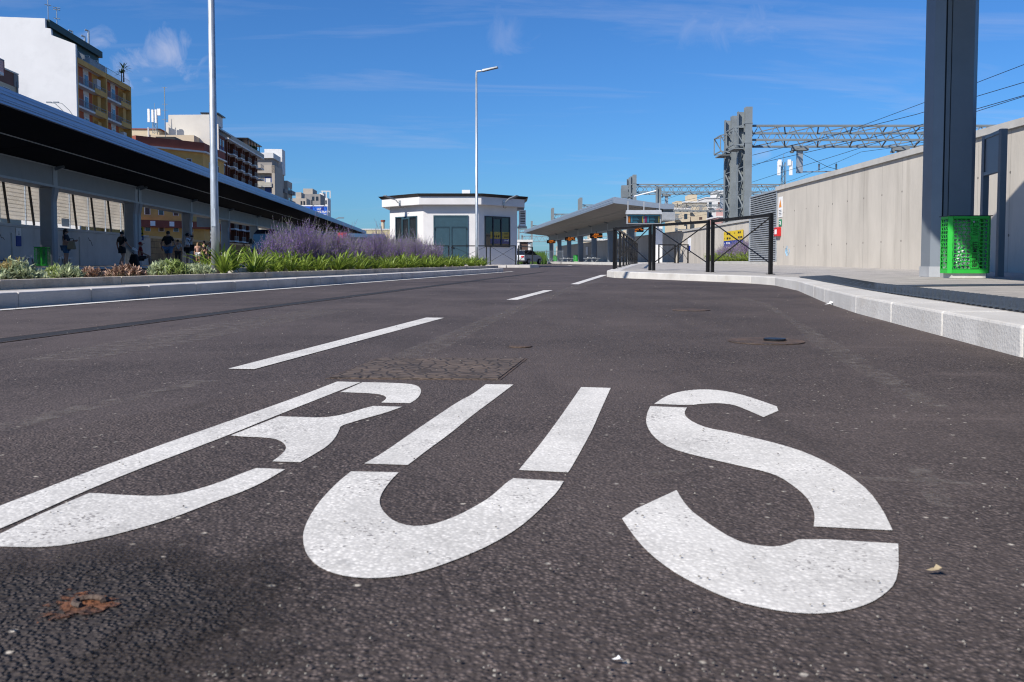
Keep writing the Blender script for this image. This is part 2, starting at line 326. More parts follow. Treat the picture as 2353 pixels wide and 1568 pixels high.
def place(me, name, mat, parent=None):
    o = bpy.data.objects.new(name, me); COL.objects.link(o)
    if mat and not me.materials: me.materials.append(mat)
    if parent: o.parent = parent; ORIG[o.name] = ORIG.get(parent.name, Vector())
    return o
def copy_tree(o, parent=None):
    c = o.copy(); COL.objects.link(c)
    if parent: c.parent = parent
    for ch in list(o.children): copy_tree(ch, c)
    return c
def text(body, size, pos, right, up, mat, parent, name='lettering', align='LEFT', mirror=False, depth=.002, sx=1.0, bold=0.0):
    cu = bpy.data.curves.new('t', 'FONT'); cu.body = body; cu.size = size; cu.align_x = align; cu.align_y = 'CENTER'; cu.resolution_u = 3; cu.extrude = depth; cu.offset = bold
    ob = bpy.data.objects.new('t', cu); COL.objects.link(ob); bpy.context.view_layer.update()
    me = bpy.data.meshes.new_from_object(ob.evaluated_get(bpy.context.evaluated_depsgraph_get())); bpy.data.objects.remove(ob); me.name = name
    r_ = Vector(right).normalized(); u_ = Vector(up).normalized(); n_ = r_.cross(u_)
    k = -1 if mirror else 1
    mt = Matrix((( r_.x * sx * k, u_.x, n_.x, 0), (r_.y * sx * k, u_.y, n_.y, 0), (r_.z * sx * k, u_.z, n_.z, 0), (0, 0, 0, 1)))
    mt.translation = Vector(pos) - (ORIG.get(parent.name, Vector()) if parent else Vector())
    me.transform(mt); me.materials.clear()
    return place(me, name, mat, parent)
Z = Vector((0, 0, 1))

# ================================================================== ground, road, kerbs
struct('ground', MB().poly([(-1500, -600, -.08), (1500, -600, -.08), (1500, 2400, -.08), (-1500, 2400, -.08)]), m_earth)
mb = MB()
xs = [-90, -40, -20, -10, -5, 0, 5, 12, 40]; ys = [-10, 0, 6, 12, 25, 50, 100, 190]
for i in range(len(xs) - 1):
    for j in range(len(ys) - 1): mb.poly([(xs[i], ys[j], 0), (xs[i + 1], ys[j], 0), (xs[i + 1], ys[j + 1], 0), (xs[i], ys[j + 1], 0)])
struct('road', mb, m_road)
# the bus bay: newer, rougher asphalt inside a ragged seam
seam = [G(*p, .0008) for p in ((1397, 634), (1340, 650), (1230, 690), (1110, 738), (1010, 782), (900, 822), (760, 868))]
bay = [Vector((2.2, 18.8, .0008)), Vector((4.1, 14.4, .0008)), Vector((3.4, 9.5, .0008)), Vector((2.9, 7.2, .0008)), Vector((2.2, 3, .0008)), Vector((1.8, -3, .0008)), Vector((-3, -3, .0008)), Vector((-3, .9, .0008)), Vector((-1.6, 1.45, .0008)), Vector((-1.0, 1.9, .0008))]
sm = []
for a, b in zip(seam, seam[1:]):
    for k in range(6):
        p = a.lerp(b, k / 6); sm.append(p + Vector((random.uniform(-.02, .02) * p.y / 6, random.uniform(-.05, .05), 0)))
mb = MB(); mb.poly([tuple(p) for p in (sm + [seam[-1]] + bay[::-1])]); struct('bus_bay', mb, m_bay)

ZP = .0022
def zA(x, y): return x * .29309, 861.7 + y * .29309
def zB(x, y): return 517.0 + x * .29309, 861.7 + y * .29309
def zC(x, y): return 689.35 + x * .31738, 861.7 + y * .31738
def zD(x, y): return 1378.7 + x * .36643, 861.7 + y * .36643
def letter(pieces):
    mb = MB()
    for fn, pts in pieces:
        P = [G(*fn(x, y), ZP) for x, y in pts]
        # ease the outline: one corner-cutting pass where the turn is gentle
        Q = []
        for i, p in enumerate(P):
            a, b = P[i - 1], P[(i + 1) % len(P)]
            u, v = (p - a), (b - p)
            if u.length > 1e-5 and v.length > 1e-5 and u.normalized().dot(v.normalized()) > .45:
                Q += [p - u * .25, p + v * .25]
            else: Q.append(p)
        mb.poly(Q)
    return struct('road_marking', mb, m_paint)
letter([
    (zA, [(2644, 52), (2829, 57), (2180, 313), (1800, 468), (1450, 602), (1000, 772), (640, 922), (270, 1088), (0, 1205), (-310, 1336), (-765, 1327), (0, 1025), (1000, 640), (2000, 290), (2352, 165)]),
    (zA, [(-205, 1338), (0, 1247), (250, 1122), (500, 1010), (700, 926), (800, 930), (1000, 943), (1200, 950), (1350, 940), (1500, 910), (1700, 850), (1900, 770), (2010, 730), (2235, 740), (2050, 850), (1850, 935), (1700, 985), (1500, 1065), (1300, 1140), (1050, 1212), (800, 1278), (500, 1336), (300, 1352), (100, 1348)]),
    (zB, [(45, 475), (425, 325), (600, 330), (750, 335), (850, 325), (950, 305), (1060, 270), (1165, 243), (1390, 250), (1250, 300), (1100, 340), (1000, 370), (905, 400), (895, 435), (860, 500), (800, 560), (720, 610), (590, 685), (370, 678), (430, 635), (475, 590), (480, 560), (450, 525), (390, 500), (300, 490), (150, 485)]),
    (zB, [(905, 135), (1080, 57), (1300, 62), (1450, 70), (1510, 85), (1537, 112), (1535, 145), (1510, 185), (1450, 222), (1225, 217), (1262, 190), (1265, 175), (1235, 157), (1170, 147), (1050, 140)])])
letter([
    (zC, [(1345, 68), (1545, 70), (1420, 165), (1250, 290), (1080, 430), (900, 560), (850, 600), (780, 652), (465, 642), (600, 565), (800, 425), (1000, 290), (1150, 190), (1250, 140)]),
    (zC, [(2035, 88), (2250, 95), (2170, 270), (2120, 390), (2050, 520), (1960, 680), (1940, 706), (1585, 688), (1640, 620), (1740, 500), (1830, 380), (1930, 240)]),
    (zC, [(370, 698), (715, 705), (660, 760), (600, 840), (575, 900), (580, 950), (620, 1010), (690, 1065), (800, 1095), (900, 1092), (1000, 1072), (1150, 1015), (1270, 950), (1370, 890), (1440, 830), (1500, 775), (1545, 748), (1910, 770), (1860, 850), (1800, 910), (1700, 1010), (1580, 1110), (1400, 1220), (1200, 1310), (1000, 1385), (850, 1430), (700, 1460), (520, 1474), (350, 1462), (220, 1430), (120, 1380), (45, 1300), (20, 1200), (25, 1130), (60, 1040), (130, 930), (200, 850), (280, 770)])])
letter([
    (zD, [(340, 182), (400, 140), (470, 112), (560, 95), (660, 90), (760, 97), (870, 118), (1000, 158), (1148, 212), (1025, 265), (900, 210), (830, 185), (740, 177), (650, 180), (560, 190)]),
    (zD, [(315, 196), (545, 205), (528, 235), (540, 265), (590, 300), (680, 335), (800, 355), (950, 390), (1150, 440), (1300, 490), (1450, 560), (1580, 640), (1690, 730), (1770, 840), (1815, 930), (1835, 975), (1340, 950), (1348, 880), (1330, 820), (1290, 760), (1220, 700), (1130, 640), (1050, 610), (900, 575), (700, 530), (500, 480), (400, 440), (330, 380), (298, 330), (288, 290), (295, 240)]),
    (zD, [(480, 722), (520, 790), (570, 850), (650, 910), (730, 965), (820, 1020), (920, 1060), (1030, 1074), (1110, 1077), (1180, 1060), (1265, 1022), (1870, 1058), (1873, 1150), (1872, 1220), (1850, 1310), (1790, 1370), (1700, 1430), (1560, 1475), (1400, 1497), (1250, 1495), (1050, 1468), (850, 1420), (680, 1350), (500, 1260), (370, 1170), (280, 1090), (220, 1020), (170, 950), (127, 885)])])
for q in (((524, 847.5), (584, 848.5), (1021, 730.5), (979.5, 730)), ((1164, 689), (1188, 689.5), (1270, 667.5), (1250, 667.3)), ((1311, 653.3), (1329, 653.6), (1396, 632), (1381, 632))):
    struct('road_marking', MB().poly([G(*p, .0024) for p in q]), m_paint)
struct('road_marking', MB().poly([RU(-8, -.10, .005), RU(24, -.10, .005), RU(24, -.22, .005), RU(-8, -.22, .005)]), m_paint)
for (a, b, y0, y1) in ((1.8, 1.1, 58, 64), (4.5, 4.7, 66, 75), (6.2, 7.1, 80, 84), (-1.6, 8.5, 88, 88.8), (3, 12, 66, 66.6)):
    struct('road_marking', MB().poly([(a, y0, .005), (a + .15, y0, .005), (b + .15, y1, .005), (b, y1, .005)] if y1 - y0 > 1 else [(a, y0, .005), (b, y0, .005), (b, y1, .005), (a, y1, .005)]), m_paint)

# drain channel across the lane
dA, dB = G(0, 784), G(1242, 626.5); dd = (dB - dA).normalized(); dn = Vector((-dd.y, dd.x, 0))
def DR(a, b, z): return dA + dd * a + dn * b + Z * z
t = thing('drain_channel', 'long narrow slotted drainage channel running along the lane asphalt', 'drain', dA)
MB().fbox(DR, -4, 26, -.07, .07, -.05, .003).build('grating', m_grate, t)
for s_ in (-1, 1): MB().fbox(DR, -4, 26, *sorted((s_ * .07, s_ * .08)), -.05, .0035).build('edge_rail', m_iron, t)

def stones(fn, n, a0, a1, b0, b1, z0, z1, gap=.006):
    """a row of separate kerb stones in a slanted frame"""
    mb = MB(); st = (a1 - a0) / n
    for i in range(n): mb.fbox(fn, a0 + i * st + gap / 2, a0 + (i + 1) * st - gap / 2, b0, b1, z0, z1 + random.uniform(-.002, .002))
    return mb
KZ = .124
kb = stones(RU, 34, -8, 23, 0, .28, -.05, KZ); struct('kerb', kb, m_kerb2, bevel=.012)
struct('pavement', MB().fbox(RU, -8, 23.6, .28, .56, -.05, KZ - .004), brick_mat('kerb_setts', (.40, .375, .34), (.36, .335, .30), (.24, .22, .2), .22, .11, msize=.01, rot=-R(9.2)))
# the long planter
PL = thing('planter', 'long low concrete planter bed with flowers behind the kerb', 'planter', RU(8, 1.5, KZ))
W_ = stones(RU, 19, -8, 25, .56, .66, -.05, .205, .008); W_.build('wall', m_planter, PL, bevel=.008)
stones(RU, 19, -8, 25, 3.4, 3.5, -.05, .205, .008).build('wall', m_planter, PL)
MB().fbox(RU, 25, 25.1, .56, 3.5, -.05, .205).build('wall', m_planter, PL)
MB().fbox(RU, -8, 25, .66, 3.4, .0, .185).build('soil', m_soil, PL)
mb = MB().fbox(RU, 1.9, 2.0, 0, .1, 0, .1)   # small plinth beside the lamp pole
# concrete blocks near the pole
p = RU(5.55, 1.0, .185)
t = thing('concrete_block', 'small grey concrete block lying in the planter beside the lamp post', 'block', p)
MB().fbox(lambda a, b, z: p + RD * a + RN * b + Z * z, .1, .62, -.1, .1, 0, .085).build('block', m_kerb2, t, bevel=.01)

# the raised platform on the right
front = [Vector((1.3, -3)), Vector((1.95, 3.32)), Vector((2.44, 6.17)), Vector((2.80, 7.8)), Vector((3.55, 10.8)), Vector((3.98, 13.2)), Vector((3.92, 14.3)), Vector((3.62, 15.4)), Vector((3.2, 16.6)), Vector((2.6, 18.1)), Vector((2.25, 19.2)), Vector((2.2, 20.2)), Vector((2.55, 22.4)), Vector((6.7, 46.5)), Vector((7.3, 50.5)), Vector((9.2, 52))]
def zp(y): return KZ if y < 16 else (KZ + (y - 16) * .0055 if y < 36 else .234)
back = []
for i, p in enumerate(front):
    a = front[max(i - 1, 0)]; b = front[min(i + 1, len(front) - 1)]
    d1 = (p - a).normalized() if i else (b - p).normalized(); d2 = (b - p).normalized() if i < len(front) - 1 else d1
    n = (Vector((d1.y, -d1.x)) + Vector((d2.y, -d2.x))).normalized(); back.append(p + n * .32)
def zk(p): return KZ
mb = MB()
for i in range(len(front) - 1):
    a, b, c, d = front[i], front[i + 1], back[i + 1], back[i]; n = max(1, round((b - a).length / 1.15))
    for k in range(n):
        g = .003 / max((b - a).length, .1); u0, u1 = k / n + g, (k + 1) / n - g
        q = [a.lerp(b, u0), a.lerp(b, u1), d.lerp(c, u1), d.lerp(c, u0)]
        mb.hexa([(p.x, p.y, -.05) for p in q], [(p.x, p.y, zp(p.y)) for p in q])
struct('kerb', mb, m_kerb, bevel=.012)
mb = MB()
for i in range(len(back) - 1):
    a, b = back[i], back[i + 1]; n = max(1, round((b - a).length / 3))
    for k in range(n):
        p, q = a.lerp(b, k / n), a.lerp(b, (k + 1) / n)
        mb.poly([(p.x, p.y, zp(p.y) - .003), (q.x, q.y, zp(q.y) - .003), (13.2, q.y + .001 * k, zp(q.y) - .003), (13.2, p.y, zp(p.y) - .003)])
struct('pavement', mb, m_pave)
# tactile strip, then a painted shadow strip
up_ = [(1905, 633.5), (2010.6, 651), (2180, 669), (2353, 688), (2700, 728)]; lo_ = [(1838, 636.5), (2010.6, 667.3), (2180, 690), (2353, 714), (2700, 764)]
U = [G(*p, KZ + .008) for p in up_]; L_ = [G(*p, KZ + .008) for p in lo_]
t = thing('tactile_paving', 'dark grey bumpy tactile strip laid along the white kerb', 'tactile strip', L_[1])
mb = MB(); tops = MB()
for i in range(len(U) - 1): mb.hexa([p - Z * .02 for p in (L_[i], L_[i + 1], U[i + 1], U[i])], [L_[i], L_[i + 1], U[i + 1], U[i]])
mb.build('base_mat', m_rubber, t)
for i in range(len(U) - 1):
    ln = int((L_[i + 1] - L_[i]).length / .085)
    for k in range(ln):
        a, b = L_[i].lerp(L_[i + 1], (k + .5) / ln), U[i].lerp(U[i + 1], (k + .5) / ln); m_ = max(2, int((b - a).length / .075))
        for j in range(m_):
            c = a.lerp(b, (j + .5) / m_); tops.hexa([c + Vector((x * .028, y * .028, -.001)) for x, y in ((-1, -1), (1, -1), (1, 1), (-1, 1))], [c + Vector((x * .016, y * .016, .006)) for x, y in ((-1, -1), (1, -1), (1, 1), (-1, 1))])
s_ = tops.build('raised_stud', m_rubber, t); s_['kind'] = 'stuff'
q = [G(*p, KZ + .004) for p in ((1985, 655.5), (2353, 652), (2353, 655.5), (2010, 659))]
t = thing('painted_shadow_strip', 'thin dark strip painted as shadow across the platform before the green bin', 'drain', q[0])  # dark sheet standing in for a cast shadow, no drain here
MB().hexa([p - Z * .02 for p in q], q).build('grating', m_rubber, t)  # sheet of the painted shadow strip, no grating here

# manholes and small covers
q = [G(*p, .0025) for p in ((748, 870), (868, 823), (1212, 824), (1150, 873))]
t = thing('manhole_cover', 'wide rectangular brown iron cover set in asphalt beyond the lettering', 'manhole', q[0])
MB().hexa([p - Z * .02 for p in q], q).build('frame', m_iron, t)
ins = [sum((r for r in q), Vector()) / 4 + (p - sum((r for r in q), Vector()) / 4) * .965 + Z * .0022 for p in q]
MB().hexa([p - Z * .01 for p in ins], ins).build('plate', cobble_mat(), t)
for (px, py, r, nm, lb) in ((1760, 785, .17, 'valve_cover', 'dark round valve cover with a black cap in the bay asphalt'), (1196, 797, .05, 'marker_stud', 'tiny dark round stud in asphalt past the rectangular cover'), (1588, 713, .14, 'valve_cover', 'faint round valve cover far back in the bay asphalt')):
    c = G(px, py, .002); t = thing(nm, lb, 'cover', c); MB().disc(c, r, 28, .006).build('rim', m_iron, t)
    if r > .15: MB().disc(c + Vector((.04, .0, .002)), .05, 18, .016).build('cap', m_black, t)
c = G(95, 1440, .001); t = thing('rusty_cover', 'rusty iron cover half sunk in dark asphalt at the near left corner', 'manhole', c)
m_tar = asphalt('tarred_cover', (.046, .037, .034), .14, 1.2); nn = m_tar.node_tree.nodes; l = m_tar.node_tree.links
tc_ = nn.new('ShaderNodeTexCoord'); ln_ = nn.new('ShaderNodeVectorMath'); ln_.operation = 'LENGTH'; l.new(tc_.outputs['Object'], ln_.inputs[0])
nz = nn.new('ShaderNodeTexNoise'); nz.inputs['Scale'].default_value = 14; nz.inputs['Detail'].default_value = 6; l.new(tc_.outputs['Object'], nz.inputs['Vector'])
ma = nn.new('ShaderNodeMath'); ma.operation = 'MULTIPLY_ADD'; l.new(nz.outputs['Fac'], ma.inputs[0]); ma.inputs[1].default_value = .30; l.new(ln_.outputs['Value'], ma.inputs[2])
ra = nn.new('ShaderNodeMapRange'); ra.inputs[1].default_value = .26; ra.inputs[2].default_value = .44; ra.inputs[3].default_value = 1; ra.inputs[4].default_value = 0; l.new(ma.outputs[0], ra.inputs[0]); l.new(ra.outputs[0], nn['Principled BSDF'].inputs['Alpha'])
MB().disc((c.x, c.y, .0075), .36, 40).build('plate', m_tar, t)
c2 = G(185, 1392, .009)
nn = m_rust.node_tree.nodes; l = m_rust.node_tree.links; tc_ = nn.new('ShaderNodeTexCoord'); sb_ = nn.new('ShaderNodeVectorMath'); sb_.operation = 'SUBTRACT'; l.new(tc_.outputs['Object'], sb_.inputs[0]); sb_.inputs[1].default_value = tuple(c2 - c)
ln_ = nn.new('ShaderNodeVectorMath'); ln_.operation = 'LENGTH'; l.new(sb_.outputs[0], ln_.inputs[0])
nz = nn.new('ShaderNodeTexNoise'); nz.inputs['Scale'].default_value = 55; nz.inputs['Detail'].default_value = 5; nz.inputs['Distortion'].default_value = 1.2; l.new(tc_.outputs['Object'], nz.inputs['Vector'])
ma = nn.new('ShaderNodeMath'); ma.operation = 'MULTIPLY_ADD'; l.new(nz.outputs['Fac'], ma.inputs[0]); ma.inputs[1].default_value = .13; l.new(ln_.outputs['Value'], ma.inputs[2])
ra = nn.new('ShaderNodeMapRange'); ra.inputs[1].default_value = .088; ra.inputs[2].default_value = .097; ra.inputs[3].default_value = 1; ra.inputs[4].default_value = 0; l.new(ma.outputs[0], ra.inputs[0]); l.new(ra.outputs[0], nn['Principled BSDF'].inputs['Alpha'])
MB().disc((c2.x, c2.y, .0092), .07, 30).build('rust_crust', m_rust, t)
mb = MB(); mb.tube([c2 + Vector((math.cos(a) * .015 + .006, math.sin(a) * .011 + .006, .002)) for a in [x * .45 for x in range(0, 11)]], .0035, 6); mb.build('lifting_ring', m_iron, t)

# thin trails of pale dust left on the asphalt
m_dust = M('road_dust', (.26, .23, .21), .95, .2, 30); nn = m_dust.node_tree.nodes; l = m_dust.node_tree.links
tc_ = nn.new('ShaderNodeTexCoord'); nz = nn.new('ShaderNodeTexNoise'); nz.inputs['Scale'].default_value = 16; nz.inputs['Detail'].default_value = 9; nz.inputs['Roughness'].default_value = .78; l.new(tc_.outputs['Object'], nz.inputs['Vector'])
ra = nn.new('ShaderNodeMapRange'); ra.inputs[1].default_value = .46; ra.inputs[2].default_value = .72; ra.inputs[3].default_value = 0; ra.inputs[4].default_value = .62; l.new(nz.outputs['Fac'], ra.inputs[0]); l.new(ra.outputs[0], nn['Principled BSDF'].inputs['Alpha'])
mb = MB()
for pts, wd in ((((1392, 640), (1310, 664), (1230, 692), (1110, 742), (1000, 792), (930, 822)), .09), (((1700, 684), (1760, 700), (1830, 742), (1900, 792), (2000, 852), (2150, 935)), .05), (((1480, 1090), (1620, 1078), (1790, 1078), (2000, 1100), (2200, 1108), (2400, 1122)), .012), (((-20, 990), (150, 946), (330, 908), (470, 874)), .05), (((2105, 1070), (2135, 1110), (2165, 1165)), .02), (((100, 830), (330, 790), (560, 745), (760, 712)), .16)):
    P = [G(*p, .0018) for p in pts]; prev = None
    for i, p in enumerate(P):
        d = (P[min(i + 1, len(P) - 1)] - P[max(i - 1, 0)]).normalized(); n = Vector((-d.y, d.x, 0)) * wd * random.uniform(.6, 1.25)
        if prev: mb.poly([prev[0], prev[1], p - n, p + n])
        prev = (p + n, p - n)
tag(mb.build('dust', m_dust), kind='stuff')

# loose grit, pale chips and dry leaves
mb = MB(); rg = random.Random(3)
for k in range(1500):
    y = .75 + 14 * rg.random() ** 2.4; x = rg.uniform(-.62, .62) * y
    if x > 1.9 + .17 * (y - 3.3): continue
    r = rg.uniform(.0006, .0017) * (1 + .22 * y); a = rg.uniform(0, 6.28); h = r * rg.uniform(.5, .9)
    c = Vector((x, y, .005)); b = [c + Vector((math.cos(a + u) * r * rg.uniform(.7, 1.2), math.sin(a + u) * r * rg.uniform(.7, 1.2), 0)) for u in (0, 1.3, 2.5, 3.8, 5.0)]
    mb.hexa(b, [c + (p - c) * .6 + Z * h for p in b])
o = mb.build('grit', M('pale_grit', (.10, .09, .085), .9, .5, 30, col2=(.36, .33, .29))); tag(o, kind='stuff')
for (px, py, ln, lb) in ((2152, 1312, .012, 'small pale dry leaf on asphalt right of the letter S'), (1908, 700, .05, 'scrap of white paper lying against the white kerb'), (1420, 1516, .006, 'small white stone chip on the near asphalt')):
    c = G(px, py, .007); t = thing('litter', lb, 'litter', c); d = Vector((.9, -.25, 0))
    mb = MB(); n_ = Vector((.25, .9, 0))
    mb.poly([c - d * ln, c - d * ln * .3 + n_ * ln * .35 + Z * ln * .2, c + d * ln * .5 + n_ * ln * .25 + Z * ln * .1, c + d * ln, c + d * ln * .3 - n_ * ln * .3 + Z * ln * .25, c - d * ln * .5 - n_ * ln * .28 + Z * ln * .05]); mb.poly([c - d * ln * .4, c + n_ * ln * .3 + Z * ln * .6, c + d * ln * .5 - n_ * ln * .2 + Z * ln * .4])
    mb.build('scrap', m_signw if 'white' in lb else M('dry_leaf', (.34, .27, .17), .8, .2, 30), t)

# far platforms and islands
def plat(nm, fn, a0, a1, b0, b1, z, kerb=True):
    struct('pavement', MB().fbox(fn, a0 + .3, a1 - .3, b0 + .3, b1, -.05, z - .004), m_pave)
    if kerb: struct('kerb', stones(fn, max(3, int((a1 - a0) / 1.5)), a0, a1, b0, b0 + .3, -.05, z), m_kerb)
plat('left', lambda a, b, z: CT(b, a, z), 8, 158, 15.6, 20.95, .09)
plat('right', lambda a, b, z: CT(-b, a, z), 60, 152, 15.4, 20, .25)
# island of the kiosk
isl = [(-9.5, 48.2), (1.0, 48.2), (1.5, 48.8), (1.5, 62), (-9.5, 62)]
struct('pavement', MB().prism([(p[0] * .985, p[1] + .3) for p in isl[:2]] + [(1.2, 49), (1.2, 61.7), (-9.3, 61.7)], -.05, .146), m_pave)
mb = MB()
for a, b in zip(isl[:3], isl[1:4]):
    a, b = Vector(a), Vector(b); d = (b - a).normalized(); n = Vector((-d.y, d.x)) * .28; k_ = max(1, int((b - a).length / 1.2))
    for k in range(k_):
        p, q = a.lerp(b, k / k_ + .002), a.lerp(b, (k + 1) / k_ - .002); mb.hexa([(p.x, p.y, -.05), (q.x, q.y, -.05), (q.x + n.x, q.y + n.y, -.05), (p.x + n.x, p.y + n.y, -.05)], [(p.x, p.y, .15), (q.x, q.y, .15), (q.x + n.x, q.y + n.y, .15), (p.x + n.x, p.y + n.y, .15)])
struct('kerb', mb, m_kerb2)

# ================================================================== station canopies
def canopy(label, sgn, sc, tcols, t0, t1, s_edge, s_back, m_under, z_ground, double=(), bt0=None, m_fas=None):
    m_fas = m_fas or m_fascia
    def C(a, b, z): return CT(sgn * b, a, z)          # a along, b outward from the road side
    ro = thing('station_canopy', label, 'canopy', C(tcols[0], sc, 0))
    ze0, ze1, zb0, zb1 = 5.05, 5.56, 3.65, 4.58
    bf = sc - .33; bt = sc + .5; bt0 = bt0 or t0
    # fascia along the road and across both ends, with two raised ribs
    def slope(b, lo): return (lo + (zb1 + .02 - ze0) * (b - s_edge) / (bf - s_edge)) if b < bf else (zb1 + .02 + (lo - ze0))
    MB().hexa([C(t0, s_edge, ze0), C(t1, s_edge, ze0), C(t1, s_edge + .12, ze0), C(t0, s_edge + .12, ze0)], [C(t0, s_edge + .06, ze1), C(t1, s_edge + .06, ze1), C(t1, s_edge + .18, ze1), C(t0, s_edge + .18, ze1)]).build('fascia', m_fas, ro)
    for zz, dp in ((5.15, .03), (5.22, .02), (5.36, .035), (5.47, .02)):
        o = (zz - ze0) / .45 * .06
        MB().fbox(C, t0, t1, s_edge + o - dp, s_edge + o + .03, zz - .014, zz + .014).build('fascia_rib', m_fas, ro)
    for tt, d in ((t0, -.1), (t1, .0)):
        a0, a1 = tt + d, tt + d + .1
        for k in range(2):
            b0, b1 = ((s_edge, bf), (bf, s_back))[k]
            mb = MB(); lo0, lo1 = slope(b0, ze0), slope(b1, ze0); h = .45
            mb.hexa([C(a0, b0, lo0), C(a1, b0, lo0), C(a1, b1, lo1), C(a0, b1, lo1)], [C(a0, b0, lo0 + h), C(a1, b0, lo0 + h), C(a1, b1, lo1 + h * .9), C(a0, b1, lo1 + h * .9)]); mb.build('fascia_end', m_fascia, ro)
    # soffit and roof deck
    mb = MB(); seg = 10.5; t = t0
    while t < t1 - .1:
        e = min(t + seg, t1); g = .02
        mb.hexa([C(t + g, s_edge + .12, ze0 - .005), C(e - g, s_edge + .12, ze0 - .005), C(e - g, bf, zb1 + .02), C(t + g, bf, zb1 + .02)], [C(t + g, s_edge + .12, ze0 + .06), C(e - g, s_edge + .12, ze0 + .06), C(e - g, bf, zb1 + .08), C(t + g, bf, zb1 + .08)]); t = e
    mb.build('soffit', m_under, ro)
    mb = MB(); mb.hexa([C(t0, s_edge + .14, ze0 + .07), C(t1, s_edge + .14, ze0 + .07), C(t1, bf, zb1 + .1), C(t0, bf, zb1 + .1)], [C(t0, s_edge + .14, ze1 - .01), C(t1, s_edge + .14, ze1 - .01), C(t1, bf, zb1 + .42), C(t0, bf, zb1 + .42)])
    mb.hexa([C(t0, bf, zb1 + .03), C(t1, bf, zb1 + .03), C(t1, s_back, zb1 + .03), C(t0, s_back, zb1 + .03)], [C(t0, bf, zb1 + .42), C(t1, bf, zb1 + .42), C(t1, s_back, zb1 + .4), C(t0, s_back, zb1 + .4)]); mb.build('roof', m_fascia, ro)
    # light joint strip along the soffit
    mid = s_edge + (bf - s_edge) * .52; zm = ze0 + (zb1 - ze0) * .52
    MB().fbox(C, t0, t1, mid - .012, mid + .012, zm - .02, zm + .03).build('joint_strip', m_steel_l, ro)
    # main beam in panels
    ends = [bt0] + [x for x in tcols if x > bt0 + .4] + ([t1] if t1 > tcols[-1] + 1 else [])
    for a, b in zip(ends, ends[1:]):
        MB().fbox(C, a + .26, b - .26, bf, bt, zb0 + .1, zb1 - .03).build('beam', m_beam, ro)
    mb = MB(); mb.fbox(C, bt0, tcols[-1] + .3, bf - .05, bt + .05, zb0, zb0 + .1); mb.build('beam_flange', m_steel_l, ro)
    MB().fbox(C, bt0, tcols[-1] + .3, bf - .04, bt, zb1 - .03, zb1 + .015).build('beam_flange', m_steel_l, ro)
    for x in tcols:
        if x < bt0 - .5: continue
        xs = (x - .3, x + .34) if x in double else (x,)
        for xx in xs:
            MB().fbox(C, xx - .22, xx + .22, bf - .012, bt + .01, zb0 + .1, zb1 - .03).build('beam_joint', m_steel_l, ro)
            w2, d2 = .25, .3; col_ = MB(); ch = .07
            def ring(k, z, sc_=1.0, off=0): return [C(xx + p * sc_, sc + q * sc_ + off, z) for p, q in ((-w2 + ch, -d2), (w2 - ch, -d2), (w2, -d2 + ch), (w2, d2 - ch), (w2 - ch, d2), (-w2 + ch, d2), (-w2, d2 - ch), (-w2, -d2 + ch))]
            col_.hexa(ring(0, z_ground), ring(0, zb0 - .62)); c_ = col_.build('column', m_steel, ro)
            MB().hexa(ring(0, zb0 - .62, 1.0), ring(0, zb0, 1.18, -.05)).build('capital', m_steel, c_)
            MB().bar(C(xx - .05, bf - .02, zb1 - .1), C(xx - .05, bf - .42, zb1 + .04), .07, .14).build('bracket', m_steel, c_)
    return ro, C
tl = [30.1 + 10.7 * k for k in range(12)]
left_can, CLf = canopy('long canopy with shade-darkened soffit on grey steel columns along the left platform', 1, 17.6, tl, 14, 153, 13.0, 21.08, m_soffit, .08, double=(tl[2],), bt0=16, m_fas=m_fascia_l)
tr = [73.4 + 10.35 * k for k in range(8)]
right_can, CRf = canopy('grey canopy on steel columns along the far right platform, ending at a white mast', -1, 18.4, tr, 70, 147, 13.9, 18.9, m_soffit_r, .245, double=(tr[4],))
# mast and stay at the near end of the right canopy
b = CRf(70.2, 17.6, 0)
m_ = MB().fbox(CRf, 69.9, 70.4, 17.35, 17.95, .24, 3.2); m_.build('mast_base', m_signw, right_can)
m_ = MB(); m_.fbox(CRf, 70.0, 70.3, 17.45, 17.55, 3.2, 6.35); m_.fbox(CRf, 70.0, 70.3, 17.75, 17.85, 3.2, 6.35); m_.fbox(CRf, 70.13, 70.17, 17.55, 17.75, 3.2, 6.35)
for z in (3.6, 4.3, 4.9): m_.fbox(CRf, 69.98, 70.32, 17.42, 17.88, z, z + .06)
m_.build('mast', m_galv_far, right_can)
MB().tube([CRf(70.15, 17.5, 6.1), CRf(70.6, 15.6, 5.62)], .05, 8).build('stay_rod', m_signw, right_can)
MB().fbox(CRf, 70.0, 70.35, 14.6, 15.1, 5.5, 6.5).build('stay_post', m_galv_far, right_can)
MB().fbox(CRf, 70.0, 70.5, 17.9, 19.0, 3.65, 4.35).build('beam_end', m_steel_l, right_can)

# boards hung under the right canopy
m_screen = M('dark_screen', (.006, .010, .014), .25, .1, 2, spec=.5, emit=((.01, .022, .03), .6))
m_scr2 = M('screen_blue', (.02, .10, .16), .4, .1, 2, emit=((.03, .15, .24), .22)); m_scr3 = M('screen_yellow', (.16, .13, .01), .4, .1, 2, emit=((.20, .17, .02), .5)); m_scr4 = M('screen_magenta', (.12, .01, .05), .4, .1, 2, emit=((.14, .01, .07), .3)); m_scro = M('screen_orange', (.2, .06, .0), .4, .1, 2, emit=((.30, .09, .01), .35))
m_led = M('amber_led', (.3, .1, .0), .5, .05, 2, emit=((1.0, .27, .03), 1.0))
def CR(a, b, z): return CT(-b, a, z)
p0 = AtY(1440.5, 500, 69.5); p1 = AtY(1519.5, 500, 69.5); zt = AtY(1480, 483, 69.5).z; zb_ = AtY(1480, 514.5, 69.5).z
